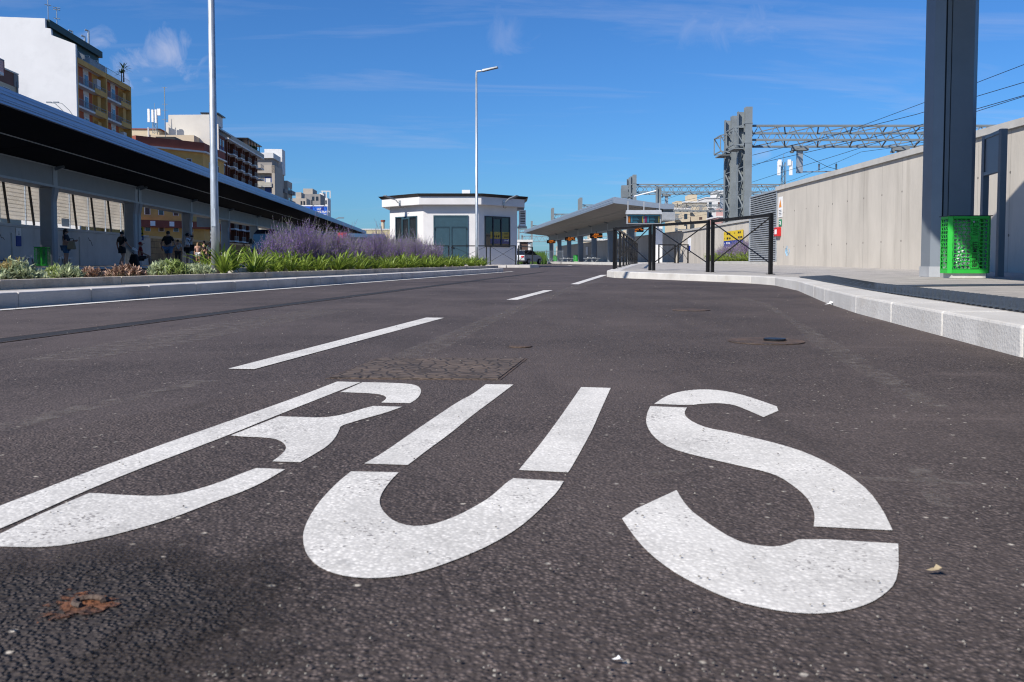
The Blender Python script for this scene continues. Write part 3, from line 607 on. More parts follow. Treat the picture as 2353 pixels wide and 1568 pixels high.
t = thing('departure_board', 'twin-screen departures board hanging from the end of the right canopy', 'screen board', (p0.x, 69.5, zb_))
x0, x1 = p0.x, p1.x
MB().box(x0, x1, 69.62, 69.8, zb_, zt - .3).build('housing', m_steel_l, t)
MB().hexa([(x0 - .08, 69.3, zt - .34), (x1 + .05, 69.3, zt - .34), (x1 + .05, 69.85, zt - .3), (x0 - .08, 69.85, zt - .3)], [(x0 - .02, 69.5, zt), (x1, 69.5, zt), (x1, 69.85, zt), (x0 - .02, 69.85, zt)]).build('hood', m_steel_l, t)
xm = (x0 + x1) / 2
for a, b_, mm_ in ((x0 + .1, xm - .04, m_scro), (xm + .04, x1 - .1, m_scr4)):
    s_ = MB().box(a, b_, 69.6, 69.62, zb_ + .06, zt - .36).build('screen', m_screen, t); wd = b_ - a
    MB().box(a + .03, b_ - .03, 69.592, 69.598, zt - .46, zt - .39).build('header_line', m_scr2, s_)
    MB().box(a + .03, a + .03 + wd * .12, 69.592, 69.598, zb_ + .1, zt - .5).build('platform_column', mm_, s_)
    MB().box(a + wd * .20, a + wd * .29, 69.592, 69.598, zb_ + .1, zt - .5).build('time_column', m_scr2, s_)
    MB().box(b_ - wd * .08, b_ - .04, 69.592, 69.598, zb_ + .1, zt - .5).build('status_column', m_scr3, s_)
    for k in range(5): MB().box(a + wd * .34, a + wd * (.6 + .05 * (k % 3)), 69.592, 69.598, zt - .57 - k * .11, zt - .535 - k * .11).build('timetable_row', m_scr2, s_)
for a in (x0 + .1, xm, x1 - .12): MB().box(a - .04, a + .04, 69.62, 69.72, zt, 5.15 - (a - x0) * .05).build('hanger', m_steel_l, t)
for i, (a0, a1, y0, y1, top, lab) in enumerate(((1444, 1479, 521.5, 533.5, 'COSENZA', 'nearest'), (1356, 1384.6, 536.5, 547.5, 'ROMA', 'second nearest'), (1298, 1322, 545.5, 553.5, 'GALLIPOLI', 'third'), (1256.5, 1276.5, 552, 559.5, 'NAPOLI', 'farthest'))):
    Y = (86, 98.5, 117.5, 136)[i]; p = AtY(a0, y1, Y); q = AtY(a1, y0, Y)
    t = thing('platform_sign', ('amber-lettered dark platform display under the right canopy, %s of four' % lab), 'display', (p.x, Y, p.z), 'amber displays under the right canopy')
    MB().box(p.x, q.x, Y, Y + .25, p.z, q.z).build('housing', m_black, t); W2, H2 = q.x - p.x, q.z - p.z
    text(top, H2 * .36, (p.x + W2 * .30, Y - .01, p.z + H2 * .78), (1, 0, 0), Z, m_led, t, depth=.004)
    text('%d  PARTENZA' % (i + 1), H2 * .27, (p.x + W2 * .14, Y - .01, p.z + H2 * .42), (1, 0, 0), Z, m_led, t, depth=.004)
    text('10:%d0' % (i + 1), H2 * .27, (p.x + W2 * .78, Y - .01, p.z + H2 * .42), (1, 0, 0), Z, m_led, t, depth=.004)
    MB().box(p.x + W2 * .34, p.x + W2 * .55, Y - .012, Y - .004, p.z + H2 * .11, p.z + H2 * .18).build('led_line', m_led, t)
    MB().bar((p.x + W2 * .5, Y + .12, q.z), (p.x + W2 * .5, Y + .12, 3.7), .08).build('hanger', m_black, t)

# benches
def bench(loc, rz, label, cat='bench', group=None):
    t = thing('metal_bench', label, cat, (0, 0, 0), group)
    mb = MB()
    for k in range(14): mb.box(-.9 + k * .13, -.9 + k * .13 + .09, -.24, .24, .42, .455)
    mb.box(-.95, .95, -.26, -.22, .40, .46); mb.box(-.95, .95, .22, .26, .40, .46); mb.build('seat', m_galv, t)
    for x in (-.62, .62):
        for s_ in (-1, 1): MB().bar((x - .22 * s_, s_ * .1, .41), (x + .25 * s_, s_ * .22, .0), .06).build('leg', m_galv, t)
    for x in (-.3, .3): MB().tube([(x - .2, 0, .45), (x - .1, 0, .54), (x + .1, 0, .54), (x + .2, 0, .45)], .018, 6).build('armrest', m_galv, t)
    t.location = loc; t.rotation_euler = (0, 0, rz); return t
ANG = math.atan2(CD.y, CD.x)
bench(CT(19.2, 42.5, .09), ANG, 'metal slat bench on the left platform beside the walking woman')
bench(CT(19.2, 45.8, .09), ANG, 'metal slat bench under the man in the red shirt')
for i, (tt, lb) in enumerate(((98, 'nearest'), (118, 'middle'), (139, 'farthest'))): bench(CT(-17.0, tt, .25), ANG + R(90), 'grey metal bench under the right canopy, %s of three' % lb, group='benches under the right canopy')

# litter bins: lattice body around a clear bag
def bin_tree(loc, rz, label, lettered, group=None):
    t = thing('litter_bin', label, 'litter bin', (0, 0, 0), group)
    w2, d2, z0, z1, c = .29, .16, .07, .88, .045
    P = [(-w2, -d2 + c), (-w2 + c, -d2), (w2 - c, -d2), (w2, -d2 + c), (w2, d2 - c), (w2 - c, d2), (-w2 + c, d2), (-w2, d2 - c)]
    th = .006
    def band(a, b): 
        mb = MB()
        for i in range(8):
            p, q = Vector((*P[i], 0)), Vector((*P[(i + 1) % 8], 0)); n = Vector(((q - p).y, -(q - p).x, 0)).normalized() * th
            mb.hexa([p + Z * a, q + Z * a, q + n + Z * a, p + n + Z * a], [p + Z * b, q + Z * b, q + n + Z * b, p + n + Z * b])
        return mb
    body = band(z0, z0 + .06).build('lower_band', m_green, t); band(z1 - .035, z1).build('upper_band', m_green, t)
    lat = MB(); rows = 13; zz0, zz1 = z0 + .06, z1 - .035; rh = (zz1 - zz0) / rows
    def strip(p, q, u0, u1, a, b):
        n = Vector(((q - p).y, -(q - p).x, 0)).normalized() * th; x, y = p.lerp(q, u0), p.lerp(q, u1)
        lat.hexa([x + Z * a, y + Z * a, y + n + Z * a, x + n + Z * a], [x + Z * b, y + Z * b, y + n + Z * b, x + n + Z * b])
    faces = [(7, 0, 3, 0), (1, 2, 8, .0), (3, 4, 3, 0), (5, 6, 8, 0)]
    for i in (0, 2, 4, 6): strip(Vector((*P[i], 0)), Vector((*P[(i + 1) % 8], 0)), 0, 1, zz0, zz1)       # the solid rounded corners
    for (i, j, n, _) in faces:
        p, q = Vector((*P[i], 0)), Vector((*P[j], 0)); nv = Vector(((q - p).y, -(q - p).x, 0)).normalized() * th; solid = (.50, .72) if (i == 1) else None
        for r in range(rows + 1): strip(p, q, 0, 1, zz0 + r * rh - .006, zz0 + r * rh + .006)
        if solid: strip(p, q, solid[0], solid[1], zz0, zz1)
        for r in range(rows):
            for k in range(n + 1):
                u = k / n
                if solid and solid[0] + .02 < u < solid[1] - .02: continue
                du = (.07 if r % 2 else -.07) if n > 5 else (.16 if r % 2 else -.16)
                x, y = p.lerp(q, min(1, max(0, u - du * .5))), p.lerp(q, min(1, max(0, u + du * .5))); hw = (q - p).normalized() * .006
                a, b = zz0 + r * rh, zz0 + (r + 1) * rh
                lat.hexa([x - hw + Z * a, x + hw + Z * a, x + hw + nv + Z * a, x - hw + nv + Z * a], [y - hw + Z * b, y + hw + Z * b, y + hw + nv + Z * b, y - hw + nv + Z * b])
    lat.build('lattice_body', m_green, t)
    MB().box(-w2 - .012, w2 + .012, -d2 - .012, d2 + .012, z1 + .001, z1 + .012).build('lid_rim', m_darkframe, t)
    MB().box(-w2 + .05, w2 - .05, -d2 + .03, d2 - .03, .001, z0).build('foot', m_kerb, t)
    MB().box(-w2 + .02, w2 - .02, -d2 + .02, d2 - .02, z0 + .001, z0 + .02).build('floor_plate', m_green, t)
    bg_ = MB(); rnd = random.Random(2); rings = []
    for k in range(9):
        z = z0 + .05 + k * .088; s = .80 + .12 * math.sin(k * 1.3) + (.06 if k > 6 else 0)
        rings.append([Vector((math.cos(a) * (w2 - .04) * s * rnd.uniform(.86, 1.05), math.sin(a) * (d2 - .03) * s * rnd.uniform(.86, 1.05), z + rnd.uniform(-.02, .02))) for a in [2 * math.pi * i / 14 for i in range(14)]])
    for a, b in zip(rings, rings[1:]):
        for i in range(14): bg_.poly([a[i], a[(i + 1) % 14], b[(i + 1) % 14], b[i]])
    bg_.build('bag', m_bag, t)
    if lettered:
        text('RIFIUTI MISTI', .094, (.065, -d2 - th - .003, z0 + .085), (0, 0, 1), (-1, 0, 0), m_ink, t, sx=.66, bold=.0014, depth=.0006)
        text('/WASTE', .094, (.065, -d2 - th - .003, z0 + .53), (0, 0, 1), (-1, 0, 0), m_ink, t, sx=.66, bold=-.0012, depth=.0006)
        MB().box(.02, .11, -d2 - th - .004, -d2 - th - .001, z0 + .062, z0 + .07).build('print_mark', m_ink, t)
        MB().tube([(.04, -d2 - th - .004, z1 - .08), (.04, -d2 - th + .002, z1 - .08)], .014, 12).build('lock', m_steel_l, t)
    t.location = loc; t.rotation_euler = (0, 0, rz); return t
m_bag = M('clear_bag', (.42, .52, .50), .25, .3, 7, .5, 20, spec=.6, trans=.45)
def base_at(px, py, z): return G(px, py, z)
bin_tree((6.52, 12.55, KZ), R(-3), 'bright green lattice bin lettered RIFIUTI MISTI beside the near steel column', True)
bin_tree(CT(17.3, 39.4, .09), R(-5), 'green lattice bin in shade before the first column of the left canopy', False)
for tt, lb in ((tr[4] - 1.2, 'green bin by the doubled column of the right canopy'), (tr[6] - 1.4, 'small far green bin near the far end of the right canopy')): bin_tree(CT(-17.6, tt, .25), R(-5), lb, False)

# ================================================================== the near steel column with its canopy overhead
t = thing('bus_shelter', 'tall dark grey steel column beside the green bin, carrying a roof overhead', 'bus shelter', (6.7, 13.45, KZ))
def colring(x, y, w2, d2, ch, z): return [(x + p, y + q, z) for p, q in ((-w2 + ch, -d2), (w2 - ch, -d2), (w2, -d2 + ch), (w2, d2 - ch), (w2 - ch, d2), (-w2 + ch, d2), (-w2, d2 - ch), (-w2, -d2 + ch))]
c_ = MB().hexa(colring(6.78, 13.6, .33, .26, .11, KZ), colring(6.78, 13.6, .33, .26, .11, 5.9)).build('column', m_steel, t)
MB().box(6.563, 6.584, 13.336, 13.339, KZ, 5.9).build('seam', m_black, c_)
MB().box(6.65, 6.66, 13.336, 13.339, KZ, 5.9).build('seam', m_black, c_)
MB().hexa(colring(6.78, 13.6, .345, .275, .115, KZ), colring(6.78, 13.6, .345, .275, .115, KZ + .16)).build('base_collar', m_steel_l, c_)
roof = [(4.79, 15.44), (2.05, 8.97), (1.75, 7.2), (-1.5, -6), (9.9, -6), (9.9, 10.7), (6.6, 13.77)]
MB().prism(roof, 5.95, 6.3).build('roof', m_fascia, t)
MB().box(6.3, 6.95, -5, 13.3, 5.4, 5.94).build('beam', m_beam, t)

# information frame
t = thing('info_board', 'tall empty grey steel notice frame standing against the concrete wall', 'notice board', (7.75, 13.9, KZ))
for (x, y) in ((7.67, 13.7), (7.835, 14.5)): MB().box(x - .05, x + .05, y - .04, y + .04, KZ, 2.43).build('post', m_steel, t, bevel=.005)
def IB(a, b, z): return Vector((7.67 + .165 * a + b, 13.7 + .8 * a, z))
MB().fbox(IB, .06, .94, -.02, .02, 1.83, 2.37).build('panel', m_steel, t); MB().fbox(IB, .055, .945, -.04, .04, 2.372, 2.425).build('top_rail', m_steel, t); MB().fbox(IB, .055, .945, -.04, .04, 1.775, 1.828).build('bottom_rail', m_steel, t)

# ================================================================== concrete wall, louvres, lower wall
t = thing('concrete_wall', 'tall board-marked concrete retaining wall behind the near steel column', 'wall', (10.4, 20, 0))
MB().box(10.3, 10.65, 4, 33.9, -.05, 3.08).build('wall_face', m_concrete, t)
o = MB().box(10.22, 10.72, 4, 33.95, 3.085, 3.24).build('coping', m_coping, t)
mb = MB(); rg = random.Random(5)
for k in range(7):
    y = 32.6 + .12 * rg.uniform(-1.5, 1.5); z = .72 + rg.uniform(-.12, .12); mb.tube([(10.296, y + .1 * math.sin(j * 1.1 + k), z + .10 * math.cos(j * .9 + k * 2)) for j in range(6)], .008, 4)
mb.build('graffiti', M('pale_blue_spray', (.20, .42, .62), .8), t)
t = thing('louvre_panel', 'grey metal louvred panel set in line with the concrete wall', 'louvre', (10.4, 36, .2))
mb = MB()
for k in range(31):
    z = .36 + k * .0875; mb.hexa([(10.29, 34.0, z), (10.29, 37.75, z), (10.35, 37.75, z + .045), (10.35, 34.0, z + .045)], [(10.285, 34.0, z + .036), (10.285, 37.75, z + .036), (10.345, 37.75, z + .07), (10.345, 34.0, z + .07)])
s_ = mb.build('slats', m_galv, t)
MB().box(10.40, 10.44, 33.95, 37.8, .2, 3.08).build('backing', m_ink, t)
for y in (33.96, 37.8): MB().box(10.27, 10.4, y - .05, y + .05, .2, 3.12).build('frame', m_galv, t)
MB().box(10.27, 10.44, 34.02, 37.74, 3.085, 3.15).build('frame', m_galv, t)
MB().box(10.2, 10.5, 33.9, 37.9, .1, .34).build('sill', m_coping, t)
t = thing('concrete_wall', 'lower concrete wall behind the purple flowers, beyond the louvres', 'wall', (11.5, 48, .2))
MB().box(11.5, 11.8, 37.0, 58.5, -.05, 2.30).build('wall_face', m_concrete, t); MB().box(11.42, 11.88, 37.0, 58.55, 2.305, 2.42).build('coping', m_coping, t)
MB().box(10.66, 11.48, 37.86, 38.1, -.05, 2.3).build('return_wall', m_concrete, t)
t = thing('concrete_wall', 'shaded concrete wall running behind the right canopy', 'wall', CT(-20.1, 100, 0))
MB().fbox(CR, 57, 152, 20, 20.3, -.05, 2.80).build('wall_face', m_concrete, t); MB().fbox(CR, 57, 152.1, 19.94, 20.36, 2.805, 2.9).build('coping', m_coping, t)
# signs on the wall
t = thing('warning_sign', 'white warning sign with orange triangle beside the louvred panel', 'sign', (10.28, 33.45, 2.3))
MB().box(10.28, 10.295, 33.25, 33.72, 2.05, 2.82).build('plate', m_signw, t)
MB().poly([(10.275, 33.32, 2.42), (10.275, 33.65, 2.42), (10.275, 33.485, 2.74)]).build('triangle', m_orange, t)
for k in range(4): MB().box(10.274, 10.279, 33.33, 33.64, 2.12 + k * .06, 2.14 + k * .06).build('print_line', m_ink, t)
t = thing('exit_sign', 'small green safety sign above the red alarm box', 'sign', (10.28, 33.5, 1.8))
MB().box(10.28, 10.295, 33.32, 33.66, 1.70, 1.96).build('plate', M('safety_green', (.02, .20, .10), .5), t)
for a, b_, c, d in ((33.4, 33.46, 1.75, 1.9), (33.52, 33.6, 1.78, 1.82), (33.52, 33.6, 1.86, 1.9)): MB().box(10.274, 10.279, a, b_, c, d).build('pictogram', m_signw, t)
t = thing('alarm_box', 'red fire alarm box fixed to the concrete wall end', 'alarm', (10.2, 33.6, 1.4))
MB().box(10.16, 10.295, 33.40, 33.86, 1.32, 1.66).build('case', m_red, t, bevel=.01); MB().box(10.155, 10.159, 33.5, 33.76, 1.40, 1.58).build('glass', m_signw, t)
def wayfinding(nm, lb, right, up, o, W1, H1, mirror=False, rows=(('Treni', 'Trains'), ('Uscita', 'Exit'))):
    o = Vector(o); right = Vector(right).normalized(); n = right.cross(Vector(up)).normalized(); k = -1 if mirror else 1
    t = thing(nm, lb, 'sign', o)
    def P(a, z, d=0): return o + right * a + Z * z + n * d
    def pl(nm_, a0, a1, z0, z1, m_, d=.004): return MB().hexa([P(a0, z0, 0), P(a1, z0, 0), P(a1, z0, d), P(a0, z0, d)], [P(a0, z1, 0), P(a1, z1, 0), P(a1, z1, d), P(a0, z1, d)]).build(nm_, m_, t)
    pl('yellow_panel', 0, W1, H1 * .5, H1, m_yel, .02); pl('blue_panel', 0, W1, H1 * .25, H1 * .495, m_blue, .02); pl('blue_panel', 0, W1 * .58, 0, H1 * .245, m_blue, .02)
    for i, (a, b_) in enumerate(rows):
        z = H1 * (.875 - .25 * i); text('\u2190', H1 * .16, P(W1 * .05, z, .024), right, Z, m_ink, t); pl('pictogram', W1 * .17, W1 * .25, z - H1 * .06, z + H1 * .06, m_ink, .023)
        text(a, H1 * .17, P(W1 * .28, z, .024), right, Z, m_ink, t, bold=.004); text(b_, H1 * .10, P(W1 * .56, z, .024), right, Z, m_ink, t)
        for q in range(2 + i): pl('pictogram', W1 * (.76 + q * .08), W1 * (.82 + q * .08), z - H1 * .05, z + H1 * .05, m_ink, .023)
    for i, a in enumerate(('Servizi', '')):
        z = H1 * (.37 - .25 * i); text('\u2190', H1 * .15, P(W1 * .05, z, .024), right, Z, m_signw, t); pl('pictogram', W1 * .16, W1 * .22, z - H1 * .05, z + H1 * .06, m_signw, .023); (text(a, H1 * .14, P(W1 * .26, z, .024), right, Z, m_signw, t, bold=.003) if a else pl('print_line', W1 * .26, W1 * .5, z - H1 * .03, z + H1 * .03, m_signw, .023))
    pl('pictogram', W1 * .82, W1 * .92, H1 * .30, H1 * .45, m_signw, .023)
    return t
wayfinding('direction_sign', 'yellow and blue direction sign on the lower wall above purple flowers', (0, -1, 0), Z, (11.47, 47.2, .95), 3.9, .98)
t = thing('notice', 'white and blue notice on the wall seen through the middle barrier', 'notice', (11.47, 56.4, 1.2))
MB().box(11.47, 11.495, 56.0, 56.9, .95, 1.85).build('sheet', m_signw, t); MB().box(11.46, 11.468, 56.05, 56.85, 1.0, 1.35).build('blue_field', m_blue, t)
t = thing('notice', 'pale notice on a pillar of the dark wall under the right canopy', 'notice', CT(-19.95, 118, 1.2))
MB().fbox(CR, 118, 119.6, 19.9, 19.95, 1.2, 2.3).build('sheet', m_signw, t)

# ================================================================== barriers
def barrier_mesh(L):
    H = 1.10; w2 = .03; parts = {}
    a = MB(); a.box(-L / 2, -L / 2 + .06, -w2, w2, .012, H)
    b = MB(); b.box(L / 2 - .06, L / 2, -w2, w2, .012, H)
    r = MB(); r.box(-L / 2 + .06, L / 2 - .06, -.025, .025, H - .06, H - .001)
    d1 = MB().bar((-L / 2 + .055, .008, H - .075), (L / 2 - .055, .008, .2), .018); d2 = MB().bar((-L / 2 + .055, -.008, .2), (L / 2 - .055, -.008, H - .075), .018)
    p = MB().box(-L / 2 - .03, -L / 2 + .09, -.06, .06, 0, .012); p2 = MB().box(L / 2 - .09, L / 2 + .03, -.06, .06, 0, .012)
    return (('post', a), ('post', b), ('top_rail', r), ('cross_rod', d1), ('cross_rod', d2), ('base_plate', p), ('base_plate', p2))
BC = {}
def barrier(p, q, z, label, group):
    p, q = Vector((p[0], p[1], z)), Vector((q[0], q[1], z)); L = round((q - p).length, 1)
    if L not in BC:
        t = thing('barrier', label, 'barrier', (0, 0, 0), group)
        for n, mb in barrier_mesh(L): mb.build(n, m_black, t)
        BC[L] = t
    else: t = copy_tree(BC[L]); t['label'] = label; t['group'] = group
    t.location = (p + q) / 2; t.rotation_euler = (0, 0, math.atan2(q.y - p.y, q.x - p.x)); return t
def Bx(px, Y): return ((px - CX) / F * Y, Y)
GB = 'black cross-braced barriers at the platform edge'
barrier(Bx(1410, 22.6), Bx(1494.5, 20.6), KZ + .004, 'black cross-braced barrier at the white kerb corner, leftmost of the front three', GB)
barrier(Bx(1501, 20.4), Bx(1627, 18.4), KZ + .004, 'black cross-braced barrier in the middle of the front three on white kerb', GB)
barrier(Bx(1635, 18.2), Bx(1772, 15.75), KZ + .004, 'largest black cross-braced barrier, before the louvred panel', GB)
p, q = Vector((2.78, 23.3)), Vector((6.65, 46.3)); 
for k in range(9):
    a, b = p.lerp(q, k / 9), p.lerp(q, (k + .94) / 9); barrier(a, b, zp((a.y + b.y) / 2), 'black barrier in the row receding along the left platform edge behind the front three', 'barriers receding along the platform edge')
for (a, b, Y, l) in ((1513, 1551, 50.5, 'left'), (1557, 1581, 50.0, 'right')):
    barrier(Bx(a, Y), Bx(b, Y + .8), .235, 'far black barrier near the white canopy mast, %s one' % l, 'far barriers before the canopy mast')
for (a, b, Y, Y2, l) in ((975, 1033, 49.4, 49.4, 'black barrier before the petrol door, partly behind flowers'), (1038, 1119, 49.4, 49.4, 'black barrier behind the second lamp pole at the kiosk'), (1125, 1186.5, 49.4, 49.4, 'black barrier below the right kiosk window'), (1191.5, 1223.5, 49.4, 54.5, 'black barrier turning the corner right of the kiosk')):
    barrier(Bx(a, Y), Bx(b, Y2), .15, l, 'barriers around the white kiosk')

# ================================================================== kiosk
KX, KY, SIDE, BZ = -3.64, 52.0, 3.28, .146
ap = SIDE / 2 * (1 + math.sqrt(2)); kc = Vector((KX, KY + ap, 0))
def octo(r_ap, k0=0): 
    rad = r_ap / math.cos(math.pi / 8); return [(kc.x + rad * math.sin(math.pi / 8 + k * math.pi / 4), kc.y - rad * math.cos(math.pi / 8 + k * math.pi / 4)) for k in range(8)]
ks = thing('kiosk', 'white octagonal kiosk with black roof edge and petrol door', 'kiosk', (kc.x, kc.y, BZ))
MB().prism(octo(ap), BZ, 3.72).build('wall', m_white, ks)
MB().prism(octo(ap + .46), 3.70, 4.17).build('fascia', m_white, ks)
mb = MB(); mb.hexa([(x, y, 4.172) for x, y in octo(ap + .50)], [(x, y, 4.33) for x, y in octo(ap + .68)]); rf = mb.build('roof', m_roofblk, ks)
MB().box(kc.x + .55, kc.x + 1.05, kc.y - 2, kc.y - 1.5, 4.332, 4.75).build('vent', m_signw, rf)
def face_frame(k):                                    # face k: 0 front, 1 right, -1 left
    a = k * math.pi / 4; n = Vector((math.sin(a), -math.cos(a), 0)); r_ = Vector((math.cos(a), math.sin(a), 0)); o = kc + n * ap
    return lambda u, z, d=0.0: o + r_ * u + n * d + Z * z
def fb(fn, u0, u1, z0, z1, d0, d1): return MB().hexa([fn(u0, z0, d0), fn(u1, z0, d0), fn(u1, z0, d1), fn(u0, z0, d1)], [fn(u0, z1, d0), fn(u1, z1, d0), fn(u1, z1, d1), fn(u0, z1, d1)])
f0 = face_frame(0); dv = 1.035
dr = fb(f0, -dv, dv, BZ, 3.08, .002, .03).build('door', m_teal, ks)
for (a, b, c, d) in ((-dv, -dv + .07, BZ, 3.08), (dv - .07, dv, BZ, 3.08), (-dv + .07, dv - .07, 3.0, 3.08), (-dv + .07, dv - .07, 2.40, 2.48), (-.05, .05, BZ, 2.40)): fb(f0, a, b, c, d, .03, .06).build('frame', m_teal, dr)
for (a, b, c, d) in ((-dv + .1, -.08, 2.32, 2.345), (.08, dv - .1, 2.32, 2.345), (-dv + .1, -dv + .115, .3, 2.32), (-.09, -.075, .3, 2.32), (.075, .09, .3, 2.32), (dv - .115, dv - .1, .3, 2.32)): fb(f0, a, b, c, d, .031, .036).build('panel_line', m_darkframe, dr)
MB().bar(f0(.02, 1.16, .08), f0(.2, 1.16, .08), .035).build('handle', m_black, dr)
for z in (2.2, 1.2, .5):
    for u in (-dv + .08, dv - .08): fb(f0, u - .02, u + .02, z, z + .14, .06, .075).build('hinge', m_black, dr)
for k, sg in ((-1, -1), (1, 1)):
    fn = face_frame(k); u0, u1 = (SIDE * (-.31), SIDE * (.33)) if k == -1 else (SIDE * (-.33), SIDE * (.31))
    u0, u1 = (-SIDE * .31, SIDE * .33) if k == -1 else (-SIDE * .35, SIDE * .30)
    wd = fb(fn, u0, u1, 1.22, 3.07, .003, .02).build('window', m_glass, ks)
    W3 = u1 - u0; mm_ = m_teal if k == -1 else m_darkframe
    for (a, b, c, d) in ((u0, u0 + .07, 1.22, 3.07), (u1 - .07, u1, 1.22, 3.07), (u0 + .07, u1 - .07, 3.0, 3.07), (u0 + .07, u1 - .07, 1.22, 1.29), (u0 + W3 * .30, u0 + W3 * .30 + .1, 1.29, 3.0), (u0 + W3 * .62, u0 + W3 * .62 + .1, 1.29, 3.0), (u0 + W3 * .30 + .1, u0 + W3 * .62, 2.9, 3.0)): fb(fn, a, b, c, d, .021, .06).build('frame', mm_, wd)
    if k == 1:  # film, mirrored lettering and pictograms painted on as a sign's reflection
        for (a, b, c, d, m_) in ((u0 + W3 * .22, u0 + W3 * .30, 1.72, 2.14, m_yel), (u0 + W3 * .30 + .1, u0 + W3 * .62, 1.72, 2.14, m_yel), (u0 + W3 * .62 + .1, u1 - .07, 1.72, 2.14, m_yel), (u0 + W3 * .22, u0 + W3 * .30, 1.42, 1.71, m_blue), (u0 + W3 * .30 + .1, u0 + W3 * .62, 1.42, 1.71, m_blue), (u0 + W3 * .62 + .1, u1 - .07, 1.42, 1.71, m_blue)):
            fb(fn, a, b, c, d, .021, .024).build('painted_reflection', M('reflection_film', tuple(x * .4 for x in ((.62, .44, .02) if m_ == m_yel else (.012, .05, .32))), .2, .1, 3, coat=.3), wd)
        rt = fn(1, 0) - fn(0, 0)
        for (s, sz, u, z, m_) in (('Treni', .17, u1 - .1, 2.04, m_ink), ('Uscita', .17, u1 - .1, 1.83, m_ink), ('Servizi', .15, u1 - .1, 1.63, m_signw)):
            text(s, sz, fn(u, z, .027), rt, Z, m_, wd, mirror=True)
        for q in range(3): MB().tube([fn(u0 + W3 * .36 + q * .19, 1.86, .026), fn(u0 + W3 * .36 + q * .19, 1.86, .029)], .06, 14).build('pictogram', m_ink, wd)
def floodlight(k, label):
    fn = face_frame(k); sg = -1 if k < 0 else 1; u = sg * .0 
    t = thing('wall_lamp', label, 'lamp', fn(u, 3.9, .46), 'lamps on the kiosk fascia')
    fb(fn, u - .09, u + .09, 3.72, 4.02, .462, .50).build('wall_plate', m_galv, t)
    MB().tube([fn(u, 3.86, .5), fn(u, 3.88, .62), fn(u, 4.03, .78), fn(u, 4.08, 1.0)], .03, 8).build('arm', m_galv, t)
    MB().hexa([fn(u - .13, 4.05, .95), fn(u + .13, 4.05, .95), fn(u + .16, 4.22, 1.62), fn(u - .16, 4.22, 1.62)], [fn(u - .10, 4.13, .95), fn(u + .10, 4.13, .95), fn(u + .12, 4.28, 1.62), fn(u - .12, 4.28, 1.62)]).build('head', m_steel, t, bevel=.02)
    MB().tube([fn(u, 3.72, .48), fn(u + .02, 3.60, .44), fn(u + .18, 3.56, .42), fn(u + .3, 3.62, .4)], .012, 5).build('cable', m_black, t)
floodlight(-1, 'floodlight on a bent arm on the left fascia of the white kiosk'); floodlight(1, 'floodlight on a bent arm on the right fascia of the white kiosk')
fn = face_frame(2)
t = thing('air_conditioner', 'beige outdoor air conditioner on a bracket at the right kiosk side', 'air conditioner', fn(-.6, 2.8, .1))
MB().hexa([fn(-1.3, 2.55, .12), fn(-.3, 2.55, .12), fn(-.3, 2.55, .55), fn(-1.3, 2.55, .55)], [fn(-1.3, 3.55, .12), fn(-.3, 3.55, .12), fn(-.3, 3.55, .55), fn(-1.3, 3.55, .55)]).build('case', m_signw, t, bevel=.03)
for q in range(8): MB().hexa([fn(-1.306, 2.7 + q * .1, .2), fn(-1.301, 2.7 + q * .1, .2), fn(-1.301, 2.7 + q * .1, .5), fn(-1.306, 2.7 + q * .1, .5)], [fn(-1.306, 2.76 + q * .1, .2), fn(-1.301, 2.76 + q * .1, .2), fn(-1.301, 2.76 + q * .1, .5), fn(-1.306, 2.76 + q * .1, .5)]).build('grille_slot', m_ink, t)
MB().hexa([fn(-1.4, 2.44, .02), fn(-.2, 2.44, .02), fn(-.2, 2.44, .62), fn(-1.4, 2.44, .62)], [fn(-1.4, 2.53, .02), fn(-.2, 2.53, .02), fn(-.2, 2.53, .62), fn(-1.4, 2.53, .62)]).build('bracket', m_coping, t)

# ================================================================== lamp posts
def lamp_post(px, Y, H, label, head_dir):
    b = AtY(px, 600, Y); t = thing('lamp_post', label, 'lamp post', (b.x, Y, .18))
    MB().tube([(b.x, Y, .1), (b.x, Y, 1.0), (b.x, Y, H)], [.057, .054, .034], 18).build('pole', m_galv, t, smooth=True)
    MB().box(b.x - .03, b.x + .03, Y - .064, Y - .05, .85, 1.1).build('service_hatch', m_galv, t)
    d = Vector((head_dir, -.15, 0)).normalized(); p = Vector((b.x, Y, H))
    MB().tube([p - Z * .12, p + Z * .02, p + d * .18 + Z * .03], .038, 10).build('bracket', m_galv, t)
    n = Vector((-d.y, d.x, 0)); q = p + d * .2 + Z * .0
    MB().hexa([q - n * .07 + Z * .0, q + d * .56 - n * .1 + Z * .12, q + d * .56 + n * .1 + Z * .12, q + n * .07], [q - n * .05 + Z * .09, q + d * .54 - n * .07 + Z * .17, q + d * .54 + n * .07 + Z * .17, q + n * .05 + Z * .09]).build('head', m_steel, t, bevel=.015)
lamp_post(495, 12.2, 7.3, 'galvanised lamp post rising out of the planter at left, cut off above', 1)
lamp_post(1095.5, 30.3, 6.86, 'slender galvanised lamp post with grey head before the white kiosk', 1)

